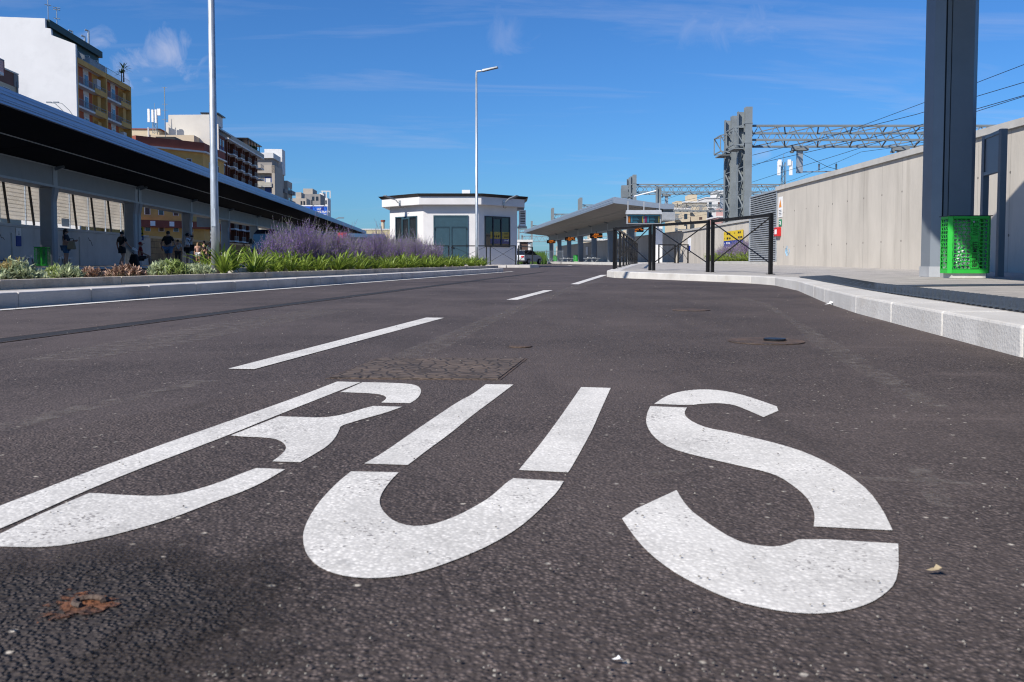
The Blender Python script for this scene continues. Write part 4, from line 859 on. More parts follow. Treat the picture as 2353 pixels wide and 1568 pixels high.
# ================================================================== railway gantries and wires
def gantry(px, ptop, Y, L, label, detail=True, n_post=4, dy=1.7):
    tp = AtY(px, ptop, Y); X = tp.x; zt = tp.z
    t = thing('railway_gantry', label, 'gantry', (X, Y, 1.0), 'steel gantries over the railway')
    for i in range(n_post):
        y = Y + i * dy; mb = MB()
        if i % 2 and detail: mb.box(X - .22, X - .19, y - .19, y + .19, .5, zt); mb.box(X + .19, X + .22, y - .19, y + .19, .5, zt); mb.box(X - .19, X + .19, y + .1, y + .13, .5, zt)
        else: mb.box(X - .22, X + .22, y - .19, y - .16, .5, zt); mb.box(X - .22, X + .22, y + .16, y + .19, .5, zt); mb.box(X - .02, X + .02, y - .16, y + .16, .5, zt)
        if detail:
            for z in (zt - 1.0, zt - 2.2): mb.box(X - .245, X + .245, y - .21, y + .21, z - .05, z + .02)
        po = mb.build('post', m_galv_far, t)
    if detail:
        for i in range(0, n_post - 1, 2):
            y0, y1 = Y + i * dy + .2, Y + (i + 1) * dy - .2; mb = MB(); z = 1.2; k = 0
            while z < zt - 2.9:
                a, b = (y0, y1) if k % 2 else (y1, y0)
                for x in (X - .2, X + .2): mb.bar((x, a, z), (x, b, z + .85), .075, .05); mb.bar((x, y0, z), (x, y1, z), .05, .05)
                z += .85; k += 1
            mb.build('lacing', m_galv_far, t)
            for (ya) in (y0,):
                br = MB(); z0, z1 = zt - 2.35, zt - 1.15
                for y in (y0 - .4, y1 + .1): 
                    br.bar((X - .3, y, z1), (X - .95, y, z1 - .15), .07); br.bar((X - .3, y, z0), (X - .95, y, z0 - .02), .07); br.bar((X - .95, y, z0), (X - .95, y, z1 - .15), .06); br.bar((X - .3, y, z0), (X - .95, y, z1 - .15), .06)
                br.bar((X - .95, y0 - .4, z0), (X - .95, y1 + .1, z0), .07); br.bar((X - .95, y0 - .4, z1 - .15), (X - .95, y1 + .1, z1 - .15), .07); br.box(X - .9, X - .3, y0 - .3, y1, z0 - .25, z0 - .18); br.build('bracket', m_galv_far, t)
    # box truss reaching over the tracks
    z1, z0 = zt - 1.12, zt - 2.0; yf, yb = Y + .25, Y + 3.5; x0, x1 = X + .2, X + L; mb = MB()
    for y in (yf, yb):
        for z in (z0, z1): mb.bar((x0, y, z), (x1, y, z), .13, .13)
        n = int(L / 1.05)
        for k in range(n):
            a = x0 + (x1 - x0) * k / n; b = x0 + (x1 - x0) * (k + .5) / n; c = x0 + (x1 - x0) * (k + 1) / n
            mb.bar((a, y, z0), (b, y, z1), .075, .04); mb.bar((b, y, z1), (c, y, z0), .075, .04)
    n = int(L / 2.1)
    for z in (z0, z1):
        for k in range(n):
            a = x0 + (x1 - x0) * k / n; b = x0 + (x1 - x0) * (k + .5) / n; c = x0 + (x1 - x0) * (k + 1) / n
            mb.bar((a, yf, z), (b, yb, z), .08, .05); mb.bar((b, yb, z), (c, yf, z), .08, .05)
    mb.build('truss', m_galv_far, t)
    if detail:
        for k, xx in enumerate((X + 4.4, X + 11.1, X + 18)):
            d = MB(); d.box(xx - .5, xx + .5, yb - .35, yb + .2, z0 - .28, z0 - .07); d.box(xx - .62, xx - .45, yb - .3, yb + .1, z0 - .42, z0 - .28); d.build('clamp', m_galv_far, t)
            MB().box(xx - .17, xx + .17, yb - .2, yb + .14, z0 - 1.75, z0 - .28).build('drop_post', m_galv, t)
            MB().tube([(xx, yb, z0 - 1.68), (xx + 3.1, yb + .3, z0 - 1.6)], .04, 6).build('cantilever', m_galv, t)
            for q in (1.35, 2.5):
                ins = MB(); ins.tube([(xx + q, yb + .1, z0 - 1.62), (xx + q, yb + .1, z0 - 1.1)], .02, 6)
                for j in range(5): ins.tube([(xx + q, yb + .1, z0 - 1.5 + j * .08), (xx + q, yb + .1, z0 - 1.46 + j * .08)], .07, 8)
                ins.build('insulator', m_iron, t)
    return t, X, zt
g1 = gantry(1719.5, 246.6, 55.0, 26, 'nearest and tallest railway gantry, its lattice beam reaching behind the steel column')
g2 = gantry(1458.0, 402.0, 103.0, 34, 'second railway gantry, standing behind the white canopy mast')
g3 = gantry(1335, 454.5, 137.0, 26, 'third railway gantry, its twin posts above the right canopy roof', False, 3)
g4 = gantry(1270.5, 478, 162.0, 24, 'fourth railway gantry, low above the far end of the right canopy', False, 3)
g5 = gantry(1222, 508, 214.0, 30, 'far railway gantry just right of the air conditioner', False, 2)
g6 = gantry(1192, 517, 238.0, 30, 'farthest railway gantry beside the kiosk edge', False, 2)
for k, (Y, px, py, L) in enumerate(((150, 1552, 545, 16), (182, 1552, 563, 20), (205, 1198, 556, 26))):
    c = AtY(px, py, Y); t = thing('lattice_beam', ('far lattice beam crossing before the cream houses, upper one', 'far lattice beam crossing before the cream houses, lower one', 'distant lattice beam low above the white hut at right')[k], 'lattice beam', c)
    mb = MB()
    for z in (0, 1.3): mb.bar(c + Z * z, c + Z * z + Vector((L, 0, 0)), .13)
    for q in range(int(L / 1.4)): mb.bar(c + Vector((q * 1.4, 0, 0)), c + Vector((q * 1.4 + .7, 0, 1.3)), .07); mb.bar(c + Vector((q * 1.4 + .7, 0, 1.3)), c + Vector((q * 1.4 + 1.4, 0, 0)), .07)
    mb.build('truss', m_galv_far, t)
    MB().box(c.x + L * .78, c.x + L * .78 + .5, c.y + .1, c.y + .5, 0, c.z + 1.6).build('post', m_galv_far, t)
    MB().box(c.x + .0, c.x + .4, c.y + .1, c.y + .5, 0, c.z + 1.6).build('post', m_galv_far, t)
m_wire = M('wire', (.03, .03, .035), .5, .1, 2)
def wire(X, z, sag, dropper=False, nm='overhead_wire'):
    mb = MB(); pts = []
    offs = [(20, 0.4), (55, 0), (103, -.4), (137, -4.2), (162, -7), (214, -11.5), (240, -13.5)]
    for (ya, xa), (yb, xb) in zip(offs, offs[1:]):
        for k in range(8): u = k / 8; pts.append((X + xa + (xb - xa) * u, ya + (yb - ya) * u, z - sag * 4 * u * (1 - u)))
    mb.tube(pts, .012, 4)
    t = thing(nm, 'thin dark overhead railway wire strung between the gantries', 'wire', pts[0], 'overhead railway wires'); mb.build('cable', m_wire, t)
for X, z, sag in ((17.2, 7.15, .1), (17.2, 6.0, .02), (21.9, 7.2, .7), (21.9, 5.95, .02), (27.6, 7.2, .7)): wire(X, z, sag)
for (x0, y0, z0, x1, y1, z1) in ((15.1, 55, 7.0, 24, 30, 8.4), (15.1, 55, 6.4, 22, 30, 7.3), (15.0, 55.5, 5.6, 19, 104, 7.2), (19.2, 58.5, 7.6, 23, 58.6, 6.2)):
    t = thing('guy_wire', 'thin slanting wire tied to the nearest gantry post', 'wire', (x0, y0, z0), 'wires tied to the nearest gantry'); MB().tube([(x0, y0, z0), ((x0 + x1) / 2, (y0 + y1) / 2, (z0 + z1) / 2 - .25), (x1, y1, z1)], .015, 4).build('cable', m_wire, t)
def mast(base, H, label, panels, w_=.5, mat=None):
    base = Vector(base); mat = mat or m_galv_far; t = thing('antenna_mast', label, 'antenna mast', base); mb = MB()
    for x, y in ((-1, -1), (1, -1), (1, 1), (-1, 1)): mb.bar(base + Vector((x * w_ / 2, y * w_ / 2, 0)), base + Vector((x * w_ / 2, y * w_ / 2, H)), .09)
    k = 0; z = 0
    while z < H - .9:
        for y in (-1, 1): mb.bar(base + Vector((w_ / 2 * (1 if k % 2 else -1), y * w_ / 2, z)), base + Vector((w_ / 2 * (-1 if k % 2 else 1), y * w_ / 2, z + .9)), .06)
        z += .9; k += 1
    mb.build('lattice', mat, t)
    for q_, (dx, z, h, ww) in enumerate(panels): MB().box(base.x + dx - ww / 2, base.x + dx + ww / 2, base.y - .8 - q_ * .07, base.y - .5 - q_ * .05, base.z + z, base.z + z + h).build('antenna_panel', m_signw, t)
    MB().bar(base + Z * H, base + Z * (H + 1.4), .06).build('rod', mat, t)
    return t
c = AtY(1800, 426, 150); mast((c.x, 150, 0), AtY(1800, 372, 150).z, 'lattice radio mast with white panels rising behind the concrete wall', [(-1.0, AtY(0, 404, 150).z, 2.4, .5), (1.0, AtY(0, 404, 150).z, 2.4, .5), (-.9, AtY(0, 382, 150).z, 1.0, .5), (.7, AtY(0, 382, 150).z, 1.0, .5)], .6)

# ================================================================== the town on the left
def Tf(a, b, z): return CT(b, a, z)
def cb(par, name, mat, s0, s1, t0, t1, z0, z1, **k): return MB().fbox(Tf, t0, t1, s0, s1, z0, z1).build(name, mat, par, **k)
m_gab = M('white_gable', (.66, .655, .66), .9, .05, .25, 0, dirt=((.50, .50, .51), .35, .35)); m_gab2 = M('cream_gable', (.62, .585, .53), .9, .05, .25, 0, dirt=((.50, .46, .41), .3, .4))
m_ochre = M('ochre_render', (.56, .33, .105), .9, .12, .6); m_oran = M('brick_orange_render', (.40, .10, .045), .9, .12, .6); m_whr = M('white_balcony', (.62, .61, .60), .85, .08, 1)
m_bgr = M('dark_green_sheet', (.012, .035, .032), .6, .2, 1); m_pane = M('window_pane', (.025, .035, .05), .12, .2, .6, spec=.6); m_shut = M('brown_shutter', (.09, .055, .045), .7, .15, 2)
m_cream = M('cream_render', (.52, .44, .32), .9, .08, .5); m_beige = M('beige_render', (.40, .355, .305), .9, .08, .5); m_brown = brick_mat('brown_brick', (.15, .045, .025), (.12, .035, .02), (.13, .05, .035), .5, .2, bump=.05, axes='YZ'); m_redb = M('red_brown_cornice', (.22, .062, .042), .9, .1, .6)
m_rail = M('railing', (.20, .23, .27), .5, .1, 1, metal=.3); m_bluer = M('blue_panel', (.035, .07, .22), .7, .1, .6); m_glassb = M('balcony_glass', (.18, .24, .25), .15, .1, .5, alpha=.55); m_grey = M('grey_render', (.26, .245, .235), .9, .1, .5); m_awn = M('awning', (.40, .38, .33), .9, .1, 2)
def railing(par, s, t0, t1, z, h=.95, mat=None, glass=False, step=.22):
    mb = MB(); mb.fbox(Tf, t0, t1, s - .03, s + .03, z + h - .05, z + h); mb.fbox(Tf, t0, t1, s - .02, s + .02, z + .08, z + .12)
    n = max(2, int((t1 - t0) / step))
    for k in range(n + 1): x = t0 + (t1 - t0) * k / n; mb.fbox(Tf, x - .014, x + .014, s - .014, s + .014, z, z + h - .05)
    return mb.build('railing', mat or m_rail, par)
DS = -2.0
# B: white gable, ochre loggias
B = thing('apartment_building', 'tall block with blank white gable and ochre loggia front, dark green attic', 'building', CT(58, 135, 0))
prof = [(68, 0), (51.7, 0), (51.7, 31.0), (54.8, 32.2), (54.9, 33.1), (55.6, 33.2), (55.6, 34.5), (68, 34.7)]
MB().hexa([CT(s, 124.7, z) for s, z in prof], [CT(s, 125.2, z) for s, z in prof]).build('gable_wall', m_gab, B)
cb(B, 'wall', m_ochre, 52.8, 67, 125.21, 146, 0, 29.9)
cb(B, 'attic', m_bgr, 55.7, 67, 125.21, 143.5, 29.91, 34.4); cb(B, 'attic_cornice', m_bgr, 55.2, 67, 125.21, 143.8, 33.5, 34.5)
zfl = [29.0 - 3.2 * k for k in range(8)]
bays = ((125.5, 135.4), (135.9, 145.7))
for tt in (125.21, 135.4, 145.7): cb(B, 'fin', m_ochre, 51.7, 52.8, tt, tt + (.29 if tt < 126 else .5 if tt < 140 else .3), 0, 29.0)
for i, z in enumerate(zfl):
    for (a, b) in bays:
        ln = b - a
        cb(B, 'slab', m_whr, 51.72, 52.79, a + .01, b - .01, z - .28, z)
        if i == 0:
            cb(B, 'parapet', m_ochre, 51.66, 51.9, a - .2, b + .2, z - .45, z + .3); railing(B, 51.8, a, b, z + .3, 1.0, m_glassb if a > 130 else m_rail, step=.4 if a > 130 else .16)
        else:
            railing(B, 51.78, a, a + ln * .58, z, 1.0); cb(B, 'parapet', m_ochre, 51.68, 51.8, a + ln * .58, b, z - .35, z + .45); railing(B, 51.74, a + ln * .58, b, z + .45, .5, step=.8)
        if i < 7:
            zz = z - 3.2
            cb(B, 'panel', m_oran, 52.74, 52.8, a + ln * .12, a + ln * .42, zz, z - .29); cb(B, 'panel', m_oran, 52.74, 52.8, a + ln * .62, a + ln * .74, zz, z - .29); cb(B, 'panel', m_whr, 52.74, 52.8, a + ln * .42, a + ln * .62, zz + 2.45, z - .29)
            wn_ = cb(B, 'window', m_whr, 52.7, 52.79, a + ln * .43, a + ln * .61, zz, zz + 2.4); cb(B, 'pane', m_pane, 52.67, 52.699, a + ln * .47, a + ln * .58, zz + .1, zz + 2.1)
            cb(B, 'partition', m_whr if (i + (a > 130)) % 3 == 0 else m_ochre, 52.2, 52.79, a + ln * .80, a + ln * .93, zz, z - .29 if (i % 2) else zz + 2.2)
for tt in (128.5, 131.5, 136, 139): MB().tube([CT(54.2, tt, 29.9), CT(54.2, tt, 32.0), CT(55.3, tt, 32.1)], .06, 6).build('awning_frame', m_whr, B)
for tt, h in ((140.5, 2.6), (139, 1.3), (134.5, .9)): MB().tube([CT(56, tt, 34.4), CT(56, tt, 34.4 + h), CT(56.4, tt - .3, 34.5 + h)], .16, 8).build('flue', m_galv, B)
cb(B, 'terrace_house', m_gab2, 55, 60, 138, 145, 29.91, 32.2)
for z in zfl[1:4]:
    cb(B, 'end_balcony', m_whr, 52.6, 55.5, 146.0, 147.6, z - .25, z); MB().fbox(Tf, 147.5, 147.6, 52.6, 55.5, z + .9, z + .97).build('end_railing', m_black, B)
    mb = MB()
    for k in range(9): mb.fbox(Tf, 147.53, 147.57, 52.6 + k * .36, 52.64 + k * .36, z, z + .9)
    mb.fbox(Tf, 146.1, 147.5, 52.6, 52.65, z + .9, z + .97); mb.build('end_railing', m_black, B)
for tt, h in ((129, 5.6), (131.8, 3.6)):
    c = CT(57, tt, 33.2); t = thing('roof_aerial', 'tall thin roof aerial on the white-gabled block' if h > 4 else 'shorter thin roof aerial on the white-gabled block', 'aerial', c); mb = MB(); mb.tube([c, c + Z * h], .05, 5)
    for q, wd in ((.97, 1.0), (.9, .9), (.55, .8)): mb.bar(c + Z * h * q - CD * wd * .5 + CL * .3, c + Z * h * q + CD * wd * .5 - CL * .3, .05); mb.bar(c + Z * h * q - CL * wd * .5, c + Z * h * q + CL * wd * .5, .05)
    mb.build('pole', m_galv_far, t)
# palms on the roof terrace
m_palm = M('palm_leaf', (.035, .075, .02), .6, .3, 3, trans=.2)
for q, (tt, zz, sc_) in enumerate(((144.5, 29.2, 1.0), (145.4, 30.2, 1.2))):
    c = CT(52.6, tt, zz); t = thing('potted_palm', ('lower' if q == 0 else 'upper') + ' potted palm on the roof terrace corner of the ochre block', 'palm', c)
    MB().tube([c - Z * 1.2, c + Z * .9], [.12, .07], 6).build('trunk', m_shut, t); mb = MB(); rg = random.Random(q)
    for k in range(34):
        a = rg.uniform(0, 6.28); e = rg.uniform(-.2, 1.3); d = Vector((math.cos(a) * math.cos(e), math.sin(a) * math.cos(e), math.sin(e))); n_ = d.cross(Z).normalized() * .07
        s_ = c + Z * .9; mb.poly([s_, s_ + d * .6 * sc_ + n_, s_ + d * 1.2 * sc_ - Z * .25, s_ + d * .6 * sc_ - n_])
    mb.build('crown', m_palm, t)
DS = 0.0
# A: lower cream block in front of the gable, far left
A = thing('apartment_building', 'low cream and brown building at the far left edge with glass balcony', 'building', CT(55, 104, 0))
cb(A, 'wall', m_cream, 49.7, 66, 92, 108, 0, 21.9); cb(A, 'upper_band', M('brown_plaster', (.17, .085, .065), .9, .12, .6), 49.7, 66, 92, 107, 21.91, 23.5); cb(A, 'pilaster', m_grey, 49.6, 66, 107.01, 108.05, 21.91, 23.45); cb(A, 'coping', m_gab2, 49.6, 66, 91.9, 108.1, 23.51, 23.7)
w_ = cb(A, 'window', m_whr, 49.6, 49.699, 104.2, 106.0, 20.2, 21.4); cb(A, 'pane', m_shut, 49.56, 49.599, 104.4, 105.8, 20.3, 21.3)
cb(A, 'balcony_slab', m_whr, 48.0, 49.69, 92, 101.2, 21.95, 22.3); cb(A, 'balcony_glass', m_glassb, 48.0, 48.06, 92, 101.2, 22.32, 23.7); MB().fbox(Tf, 92, 101.25, 47.95, 48.1, 23.7, 23.8).build('handrail', m_rail, A); cb(A, 'balcony_end', m_redb, 48.0, 49.69, 101.2, 101.4, 22.0, 23.8)
MB().tube([CT(49.55, 107.6, 22.6), CT(49.55, 107.6, 8)], .1, 6).build('drainpipe', m_galv_far, A)
DS = 0.0
# street lamps behind the left canopy
for q, px in enumerate((117, 133)):
    tt = 96 + q * 1.5; s0, z = SatT(px, 236, tt); t = thing('street_lamp', ('left' if q == 0 else 'right') + ' thin bent street lamp before the white gable', 'street lamp', CT(s0 - 2.6, tt, 0))
    MB().tube([CT(s0 - 2.7, tt, 0), CT(s0 - 2.5, tt, z - 2.8), CT(s0 - 1.15, tt, z - .8), CT(s0 - .4, tt, z - .08), CT(s0 + .1, tt, z)], .035, 6).build('pole', m_galv_far, t)
    MB().fbox(Tf, tt - .1, tt + .1, s0 - .1, s0 + .45, z - .05, z + .08).build('head', m_steel, t)
A.scale.z = .945
# C: cream low block and antenna mast behind
Cc = thing('apartment_building', 'cream low roof block between the ochre front and white gabled brown block', 'building', CT(70, 215, 0))
s0, _ = SatT(305, 300, 205); s1, _ = SatT(404, 300, 205); _, zz = SatT(350, 310, 205); _, z2 = SatT(350, 294, 205); sa, _ = SatT(356, 300, 205)
cb(Cc, 'wall', m_cream, s1 - 4, s0 + 6, 205, 222, 0, zz); cb(Cc, 'roof_cabin', m_cream, sa, s0 + 4, 208, 216, zz, z2); cb(Cc, 'roof_edge', m_redb, sa - .3, s0 + 4, 207.8, 216.2, z2, z2 + .25); MB().tube([CT(s0 - 3.5, 204.9, zz - 3), CT(s0 - 3.5, 204.9, zz + 1.6)], .2, 8).build('flue', m_whr, Cc)
c = SatT(353, 306, 206); zb2 = SatT(353, 250, 206)[1] - c[1]
mast(CT(c[0], 207, c[1]), zb2, 'lattice phone mast with white panels on the cream roof at left', [(-1.1, zb2 - 3.0, 3.0, .5), (-.2, zb2 - 3.0, 2.8, .45), (1.3, zb2 - 1.5, 1.5, .7), (.6, zb2 - 3.2, 3.0, .4)], .8)
c2 = SatT(380, 320, 200); t = thing('roof_aerial', 'very tall thin striped aerial left of the galvanised lamp post', 'aerial', CT(c2[0], 200, 22)); z2 = SatT(378, 200, 200)[1]
mb = MB(); mb.tube([CT(c2[0], 200, 22), CT(c2[0], 200, z2)], .09, 5); [mb.bar(CT(c2[0] - .6, 200, z2 - q), CT(c2[0] + .6, 200, z2 - q), .08) for q in (.2, 3.8, 5.1, 7.2)]; mb.build('pole', m_galv_far, t)
DS = -1.5
# D: ochre corner house with red-brown cornice
D = thing('apartment_building', 'ochre corner house with red-brown cornice and red balcony, behind the canopy', 'building', CT(56, 190, 0))
A0, A1, A2 = (62.4, 181), (52, 191), (52, 209)
def prismst(par, nm, mat, pts, z0, z1): return MB().hexa([CT(s, t_, z0) for s, t_ in pts], [CT(s, t_, z1) for s, t_ in pts]).build(nm, mat, par)
bk = [(64, 209), (70, 197), (70, 187)]
prismst(D, 'wall', m_ochre, [A0, A1, A2] + bk, 0, 24.0)
def offp(d): return [(62.4 - d * .4, 181 - d * 1.2), (52 - d, 191 - d * .6), (52 - d, 209), (64, 209), (70, 197), (70, 187 - d * 1.2)]
prismst(D, 'cornice', m_whr, offp(.75), 24.01, 24.35); prismst(D, 'attic', m_redb, offp(.35), 24.36, 26.2)
cb(D, 'roof_shed', m_ink, 58, 62, 192, 199, 26.21, 27.6)
def onface(p, q, u, v, z0, z1, d0, d1, par, nm, mat):
    P, Q = Vector(CT(*p)), Vector(CT(*q)); dr_ = (Q - P).normalized(); n = Vector((dr_.y, -dr_.x, 0))
    if n.dot(-P) < 0: n = -n
    a, b = P + (Q - P) * u, P + (Q - P) * v
    return MB().hexa([a + n * d0 + Z * z0, b + n * d0 + Z * z0, b + n * d1 + Z * z0, a + n * d1 + Z * z0], [a + n * d0 + Z * z1, b + n * d0 + Z * z1, b + n * d1 + Z * z1, a + n * d1 + Z * z1]).build(nm, mat, par)
for k in range(6):
    z = 20.4 - k * 3.45
    for (p, q, us) in ((A0, A1, (.10, .30, .52, .74)), (A1, A2, (.25, .62))):
        for j, u in enumerate(us):
            fr = onface(p, q, u, u + .085 if p == A0 else u + .1, z, z + 2.1, .01, .08, D, 'window', m_whr); onface(p, q, u + .01, u + .075 if p == A0 else u + .088, z + .05, z + 2.0, .081, .1, fr, 'shutter', m_shut if (j + k) % 2 else m_pane)
for z, hh in ((7.4, 1.5), (17.2, 1.2)):
    onface(A0, A1, .0, 1.02, z, z + hh, .01, 1.3, D, 'balcony', m_redb); onface(A1, A2, .0, 1, z, z + hh, .01, 1.3, D, 'balcony', m_redb)
    if z < 10:
        for u in (.14, .42, .7): onface(A0, A1, u, u + .07, z + .3, z + 1.3, 1.31, 1.34, D, 'balcony_plate', m_signw)
onface(A1, A2, .4, .5, 18.7, 19.9, .02, .7, D, 'air_conditioner', m_signw)
DS = -1.2
# E: white gable, brown brick balconies
E = thing('apartment_building', 'brown brick block with rows of white balconies and blank cream gable', 'building', CT(58, 235, 0))
prof = [(64.3, 0), (53.0, 0), (53.0, 33.0), (54.6, 33.05), (54.7, 35.2), (64.3, 35.0)]
MB().hexa([CT(s, 209.6, z) for s, z in prof], [CT(s, 210.0, z) for s, z in prof]).build('gable_wall', m_gab2, E)
cb(E, 'side_bay', m_gab2, 64.3, 65.6, 212, 215, 20, 33.6)
cb(E, 'wall', m_brown, 54.6, 64, 210.01, 258, 0, 30.6); cb(E, 'front_strip', m_brown, 53.0, 54.59, 210.01, 216, 0, 30.6)
cb(E, 'attic', m_grey, 56.2, 64, 210.01, 250, 30.61, 33.4); cb(E, 'attic_roof', m_steel_l, 55.4, 64, 210.01, 246, 33.41, 33.8); cb(E, 'stair_cabin', m_whr, 55, 58.5, 216, 222, 33.81, 36.4); cb(E, 'stair_cabin_roof', m_roofblk, 54.4, 58.6, 215.5, 222.5, 36.41, 36.7)
cb(E, 'eaves', m_whr, 52.2, 54.58, 216.01, 258.2, 30.3, 30.7); cb(E, 'parapet', m_awn, 52.2, 52.35, 219, 258.2, 30.71, 31.7)
mb = MB()
for k in range(5): mb.fbox(Tf, 239 + k * 3.6, 239.2 + k * 3.6, 52.5, 52.7, 30.71, 33.6)
mb.fbox(Tf, 238, 256, 52.3, 56, 33.6, 33.85); mb.build('pergola', m_roofblk, E)
mb = MB(); rg = random.Random(8)
for k in range(240):
    c = CT(52.9 + rg.uniform(-.4, .6), rg.choice((245, 247, 249, 251)) + rg.uniform(-1.3, 1.3), 30.9 + rg.uniform(0, 1.9)); r = .28; a = Vector((rg.uniform(-1, 1), rg.uniform(-1, 1), rg.uniform(-1, 1))).normalized() * r; b = a.cross(Vector((rg.uniform(-1, 1), .3, 1))).normalized() * r; mb.poly([c - a, c + b, c + a, c - b])
mb.build('terrace_plants', m_palm, E)
for i in range(8):
    z = 27.2 - i * 3.1
    cb(E, 'floor_band', m_whr, 52.9, 54.58, 210.02, 216.0, z - .35, z)
    for u in (210.6, 213.2):
        cb(E, 'panel', m_bluer, 52.95, 52.999, u, u + 1.2, z + .01, z + .9); wd = cb(E, 'window', m_whr, 52.93, 52.999, u, u + 1.2, z + .95, z + 2.5); cb(E, 'pane', m_pane, 52.9, 52.929, u + .15, u + 1.05, z + 1.05, z + 2.4)
    for j in range(5):
        t0 = 218.2 + j * 8.1
        cb(E, 'slab', m_whr, 52.7, 54.58, t0 - 1.6, t0 + 6.2, z - .3, z - .02); sl_ = cb(E, 'balcony', m_whr, 51.9, 52.69, t0 + 1.3, t0 + 5.8, z - .3, z); railing(E, 51.95, t0 + 1.35, t0 + 5.8, z, 1.1, m_awn if (i * 5 + j * 3) % 4 else m_rail, step=.3)
        if i == 0: cb(E, 'fin', m_brown, 52.72, 54.58, t0 - 1.9, t0 - 1.0, 0, 30.2); cb(E, 'fin', m_brown, 53.2, 54.58, t0 + 2.4, t0 + 2.9, 0, 30.2)
        wd = cb(E, 'window', m_shut, 54.5, 54.589, t0 + 3.2, t0 + 5.0, z, z + 2.3); cb(E, 'pane', m_pane, 54.47, 54.499, t0 + 3.4, t0 + 4.2, z + .1, z + 2.1)
DS = -1.1
# F: beige apartment block
Fb = thing('apartment_building', 'beige block with blue recessed balconies, right of the brown block', 'building', CT(54, 285, 0))
cb(Fb, 'wall', m_beige, 51.3, 60, 270.8, 283, 0, 29.7); cb(Fb, 'wall', m_beige, 51.9, 60, 283.01, 289, 0, 28.4); cb(Fb, 'wall', m_beige, 50.9, 60, 289.01, 298, 0, 26.8)
cb(Fb, 'corner_pier', m_beige, 51.3, 52.2, 269.6, 270.79, 0, 29.7); cb(Fb, 'top_band', m_beige, 51.3, 60, 269.6, 270.79, 27.3, 29.7); cb(Fb, 'penthouse', m_grey, 52.4, 60, 271.5, 282, 29.71, 32.0); cb(Fb, 'penthouse_eaves', m_whr, 51.8, 60, 270.5, 282.5, 32.01, 33.6); cb(Fb, 'roof_cabin', m_whr, 51.5, 57, 283.5, 289, 28.41, 36.4)
for i in range(8):
    z = 23.4 - i * 3.35
    cb(Fb, 'slab', m_whr, 52.21, 60, 269.3, 270.79, z - .25, z); MB().fbox(Tf, 269.25, 269.32, 52.21, 60, z + .01, z + 1.05).build('balcony_front', m_awn, Fb)
    cb(Fb, 'panel', m_bluer if i < 6 else m_ochre, 52.3, 54.5, 270.72, 270.79, z, z + 2.9); wd = cb(Fb, 'window', m_whr, 54.6, 56.2, 270.7, 270.79, z, z + 2.4) if i % 2 else cb(Fb, 'window', m_whr, 52.8, 54.2, 270.66, 270.71, z, z + 2.4)
    for u, ss in ((284.4, 51.9), (290.6, 50.9), (294.6, 50.9)):
        cb(Fb, 'window', m_pane, ss - .06, ss - .001, u, u + 2.0, z - .6, z + 1.3); cb(Fb, 'balcony', m_grey, ss - 1.2, ss - .07, u - .4, u + 2.6, z - .9, z + .3)
B.scale.z = .965; E.scale.z = .978; Fb.scale.z = .985; D.scale.z = .97
DS = 0.0
# G: lower grey and white blocks farther on
for (px0, px1, y0, tt, dt, mt_, lb, nm2) in ((672, 704, 456, 318, 10, m_beige, 'small beige stepped block beyond the beige balconies', 0), (690, 736, 446, 350, 14, m_grey, 'grey stepped block above the blue billboard', 1), (728, 753, 455, 372, 10, m_whr, 'small white block with open roof frame above the blue billboard', 2)):
    s0, z0 = SatT(px0, y0, tt); s1, _ = SatT(px1, y0, tt); g = thing('apartment_building', lb, 'building', CT((s0 + s1) / 2, tt, 0))
    cb(g, 'wall', mt_, s1, s0, tt, tt + dt, 0, z0); cb(g, 'wall', mt_, s1 + (s0 - s1) * .45, s0, tt - .4, tt - .01, 0, z0 - 2.2); cb(g, 'roof_cabin', m_beige if nm2 < 2 else m_whr, s1 + (s0 - s1) * .4, s0 - 1, tt + 1, tt + dt - 1, z0, z0 + 2.2)
    for k in range(3):
        for j in range(2): wd = cb(g, 'window', m_pane, s1 + (s0 - s1) * (.1 + .2 * j), s1 + (s0 - s1) * (.22 + .2 * j), tt - .06, tt - .001, z0 - 3.2 * k - 2.6, z0 - 3.2 * k - 1.0)
    if nm2 == 2:
        mb = MB()
        for k in range(3): mb.fbox(Tf, tt, tt + .4, s1 - 1.2 + k * 1.6, s1 - .8 + k * 1.6, z0, z0 + 2.6)
        mb.fbox(Tf, tt, tt + .4, s1 - 1.2, s1 + 2.8, z0 + 2.6, z0 + 3.0); mb.build('roof_frame', m_whr, g)
# billboard
tt = 190; s0, zt = SatT(676, 471.5, tt); s1, _ = SatT(752, 471, tt); _, zb3 = SatT(752, 503, tt)
t = thing('billboard', 'bright blue billboard with white capital lettering above the canopy edge', 'billboard', CT((s0 + s1) / 2, tt, 0))
cb(t, 'board', M('billboard_blue', (.02, .13, .60), .5, .08, .4), s1, s0, tt, tt + .25, zb3 - 2, zt - .25); cb(t, 'frame', m_signw, s1 - .15, s0, tt - .05, tt + .3, zt - .249, zt)
W5 = s0 - s1; rt = -CL
for k, ln in enumerate(('LATTE', 'MICROFILTRATO', 'PARZIALMENTE', 'SCREMATO')): text(ln, .62, CT(s1 + W5 * .21, tt - .03, zt - .85 - k * .62), rt, Z, m_signw, t, align='CENTER', bold=.02, sx=.82)
for u in (.08, .42): MB().tube([CT(s1 + W5 * u, tt - .05, zt), CT(s1 + W5 * u + .3, tt - 1.0, zt - .5)], .05, 5).build('lamp_arm', m_black, t); MB().fbox(Tf, tt - 1.2, tt - .9, s1 + W5 * u, s1 + W5 * u + .6, zt - 1.2, zt - .5).build('lamp_head', m_blue, t)
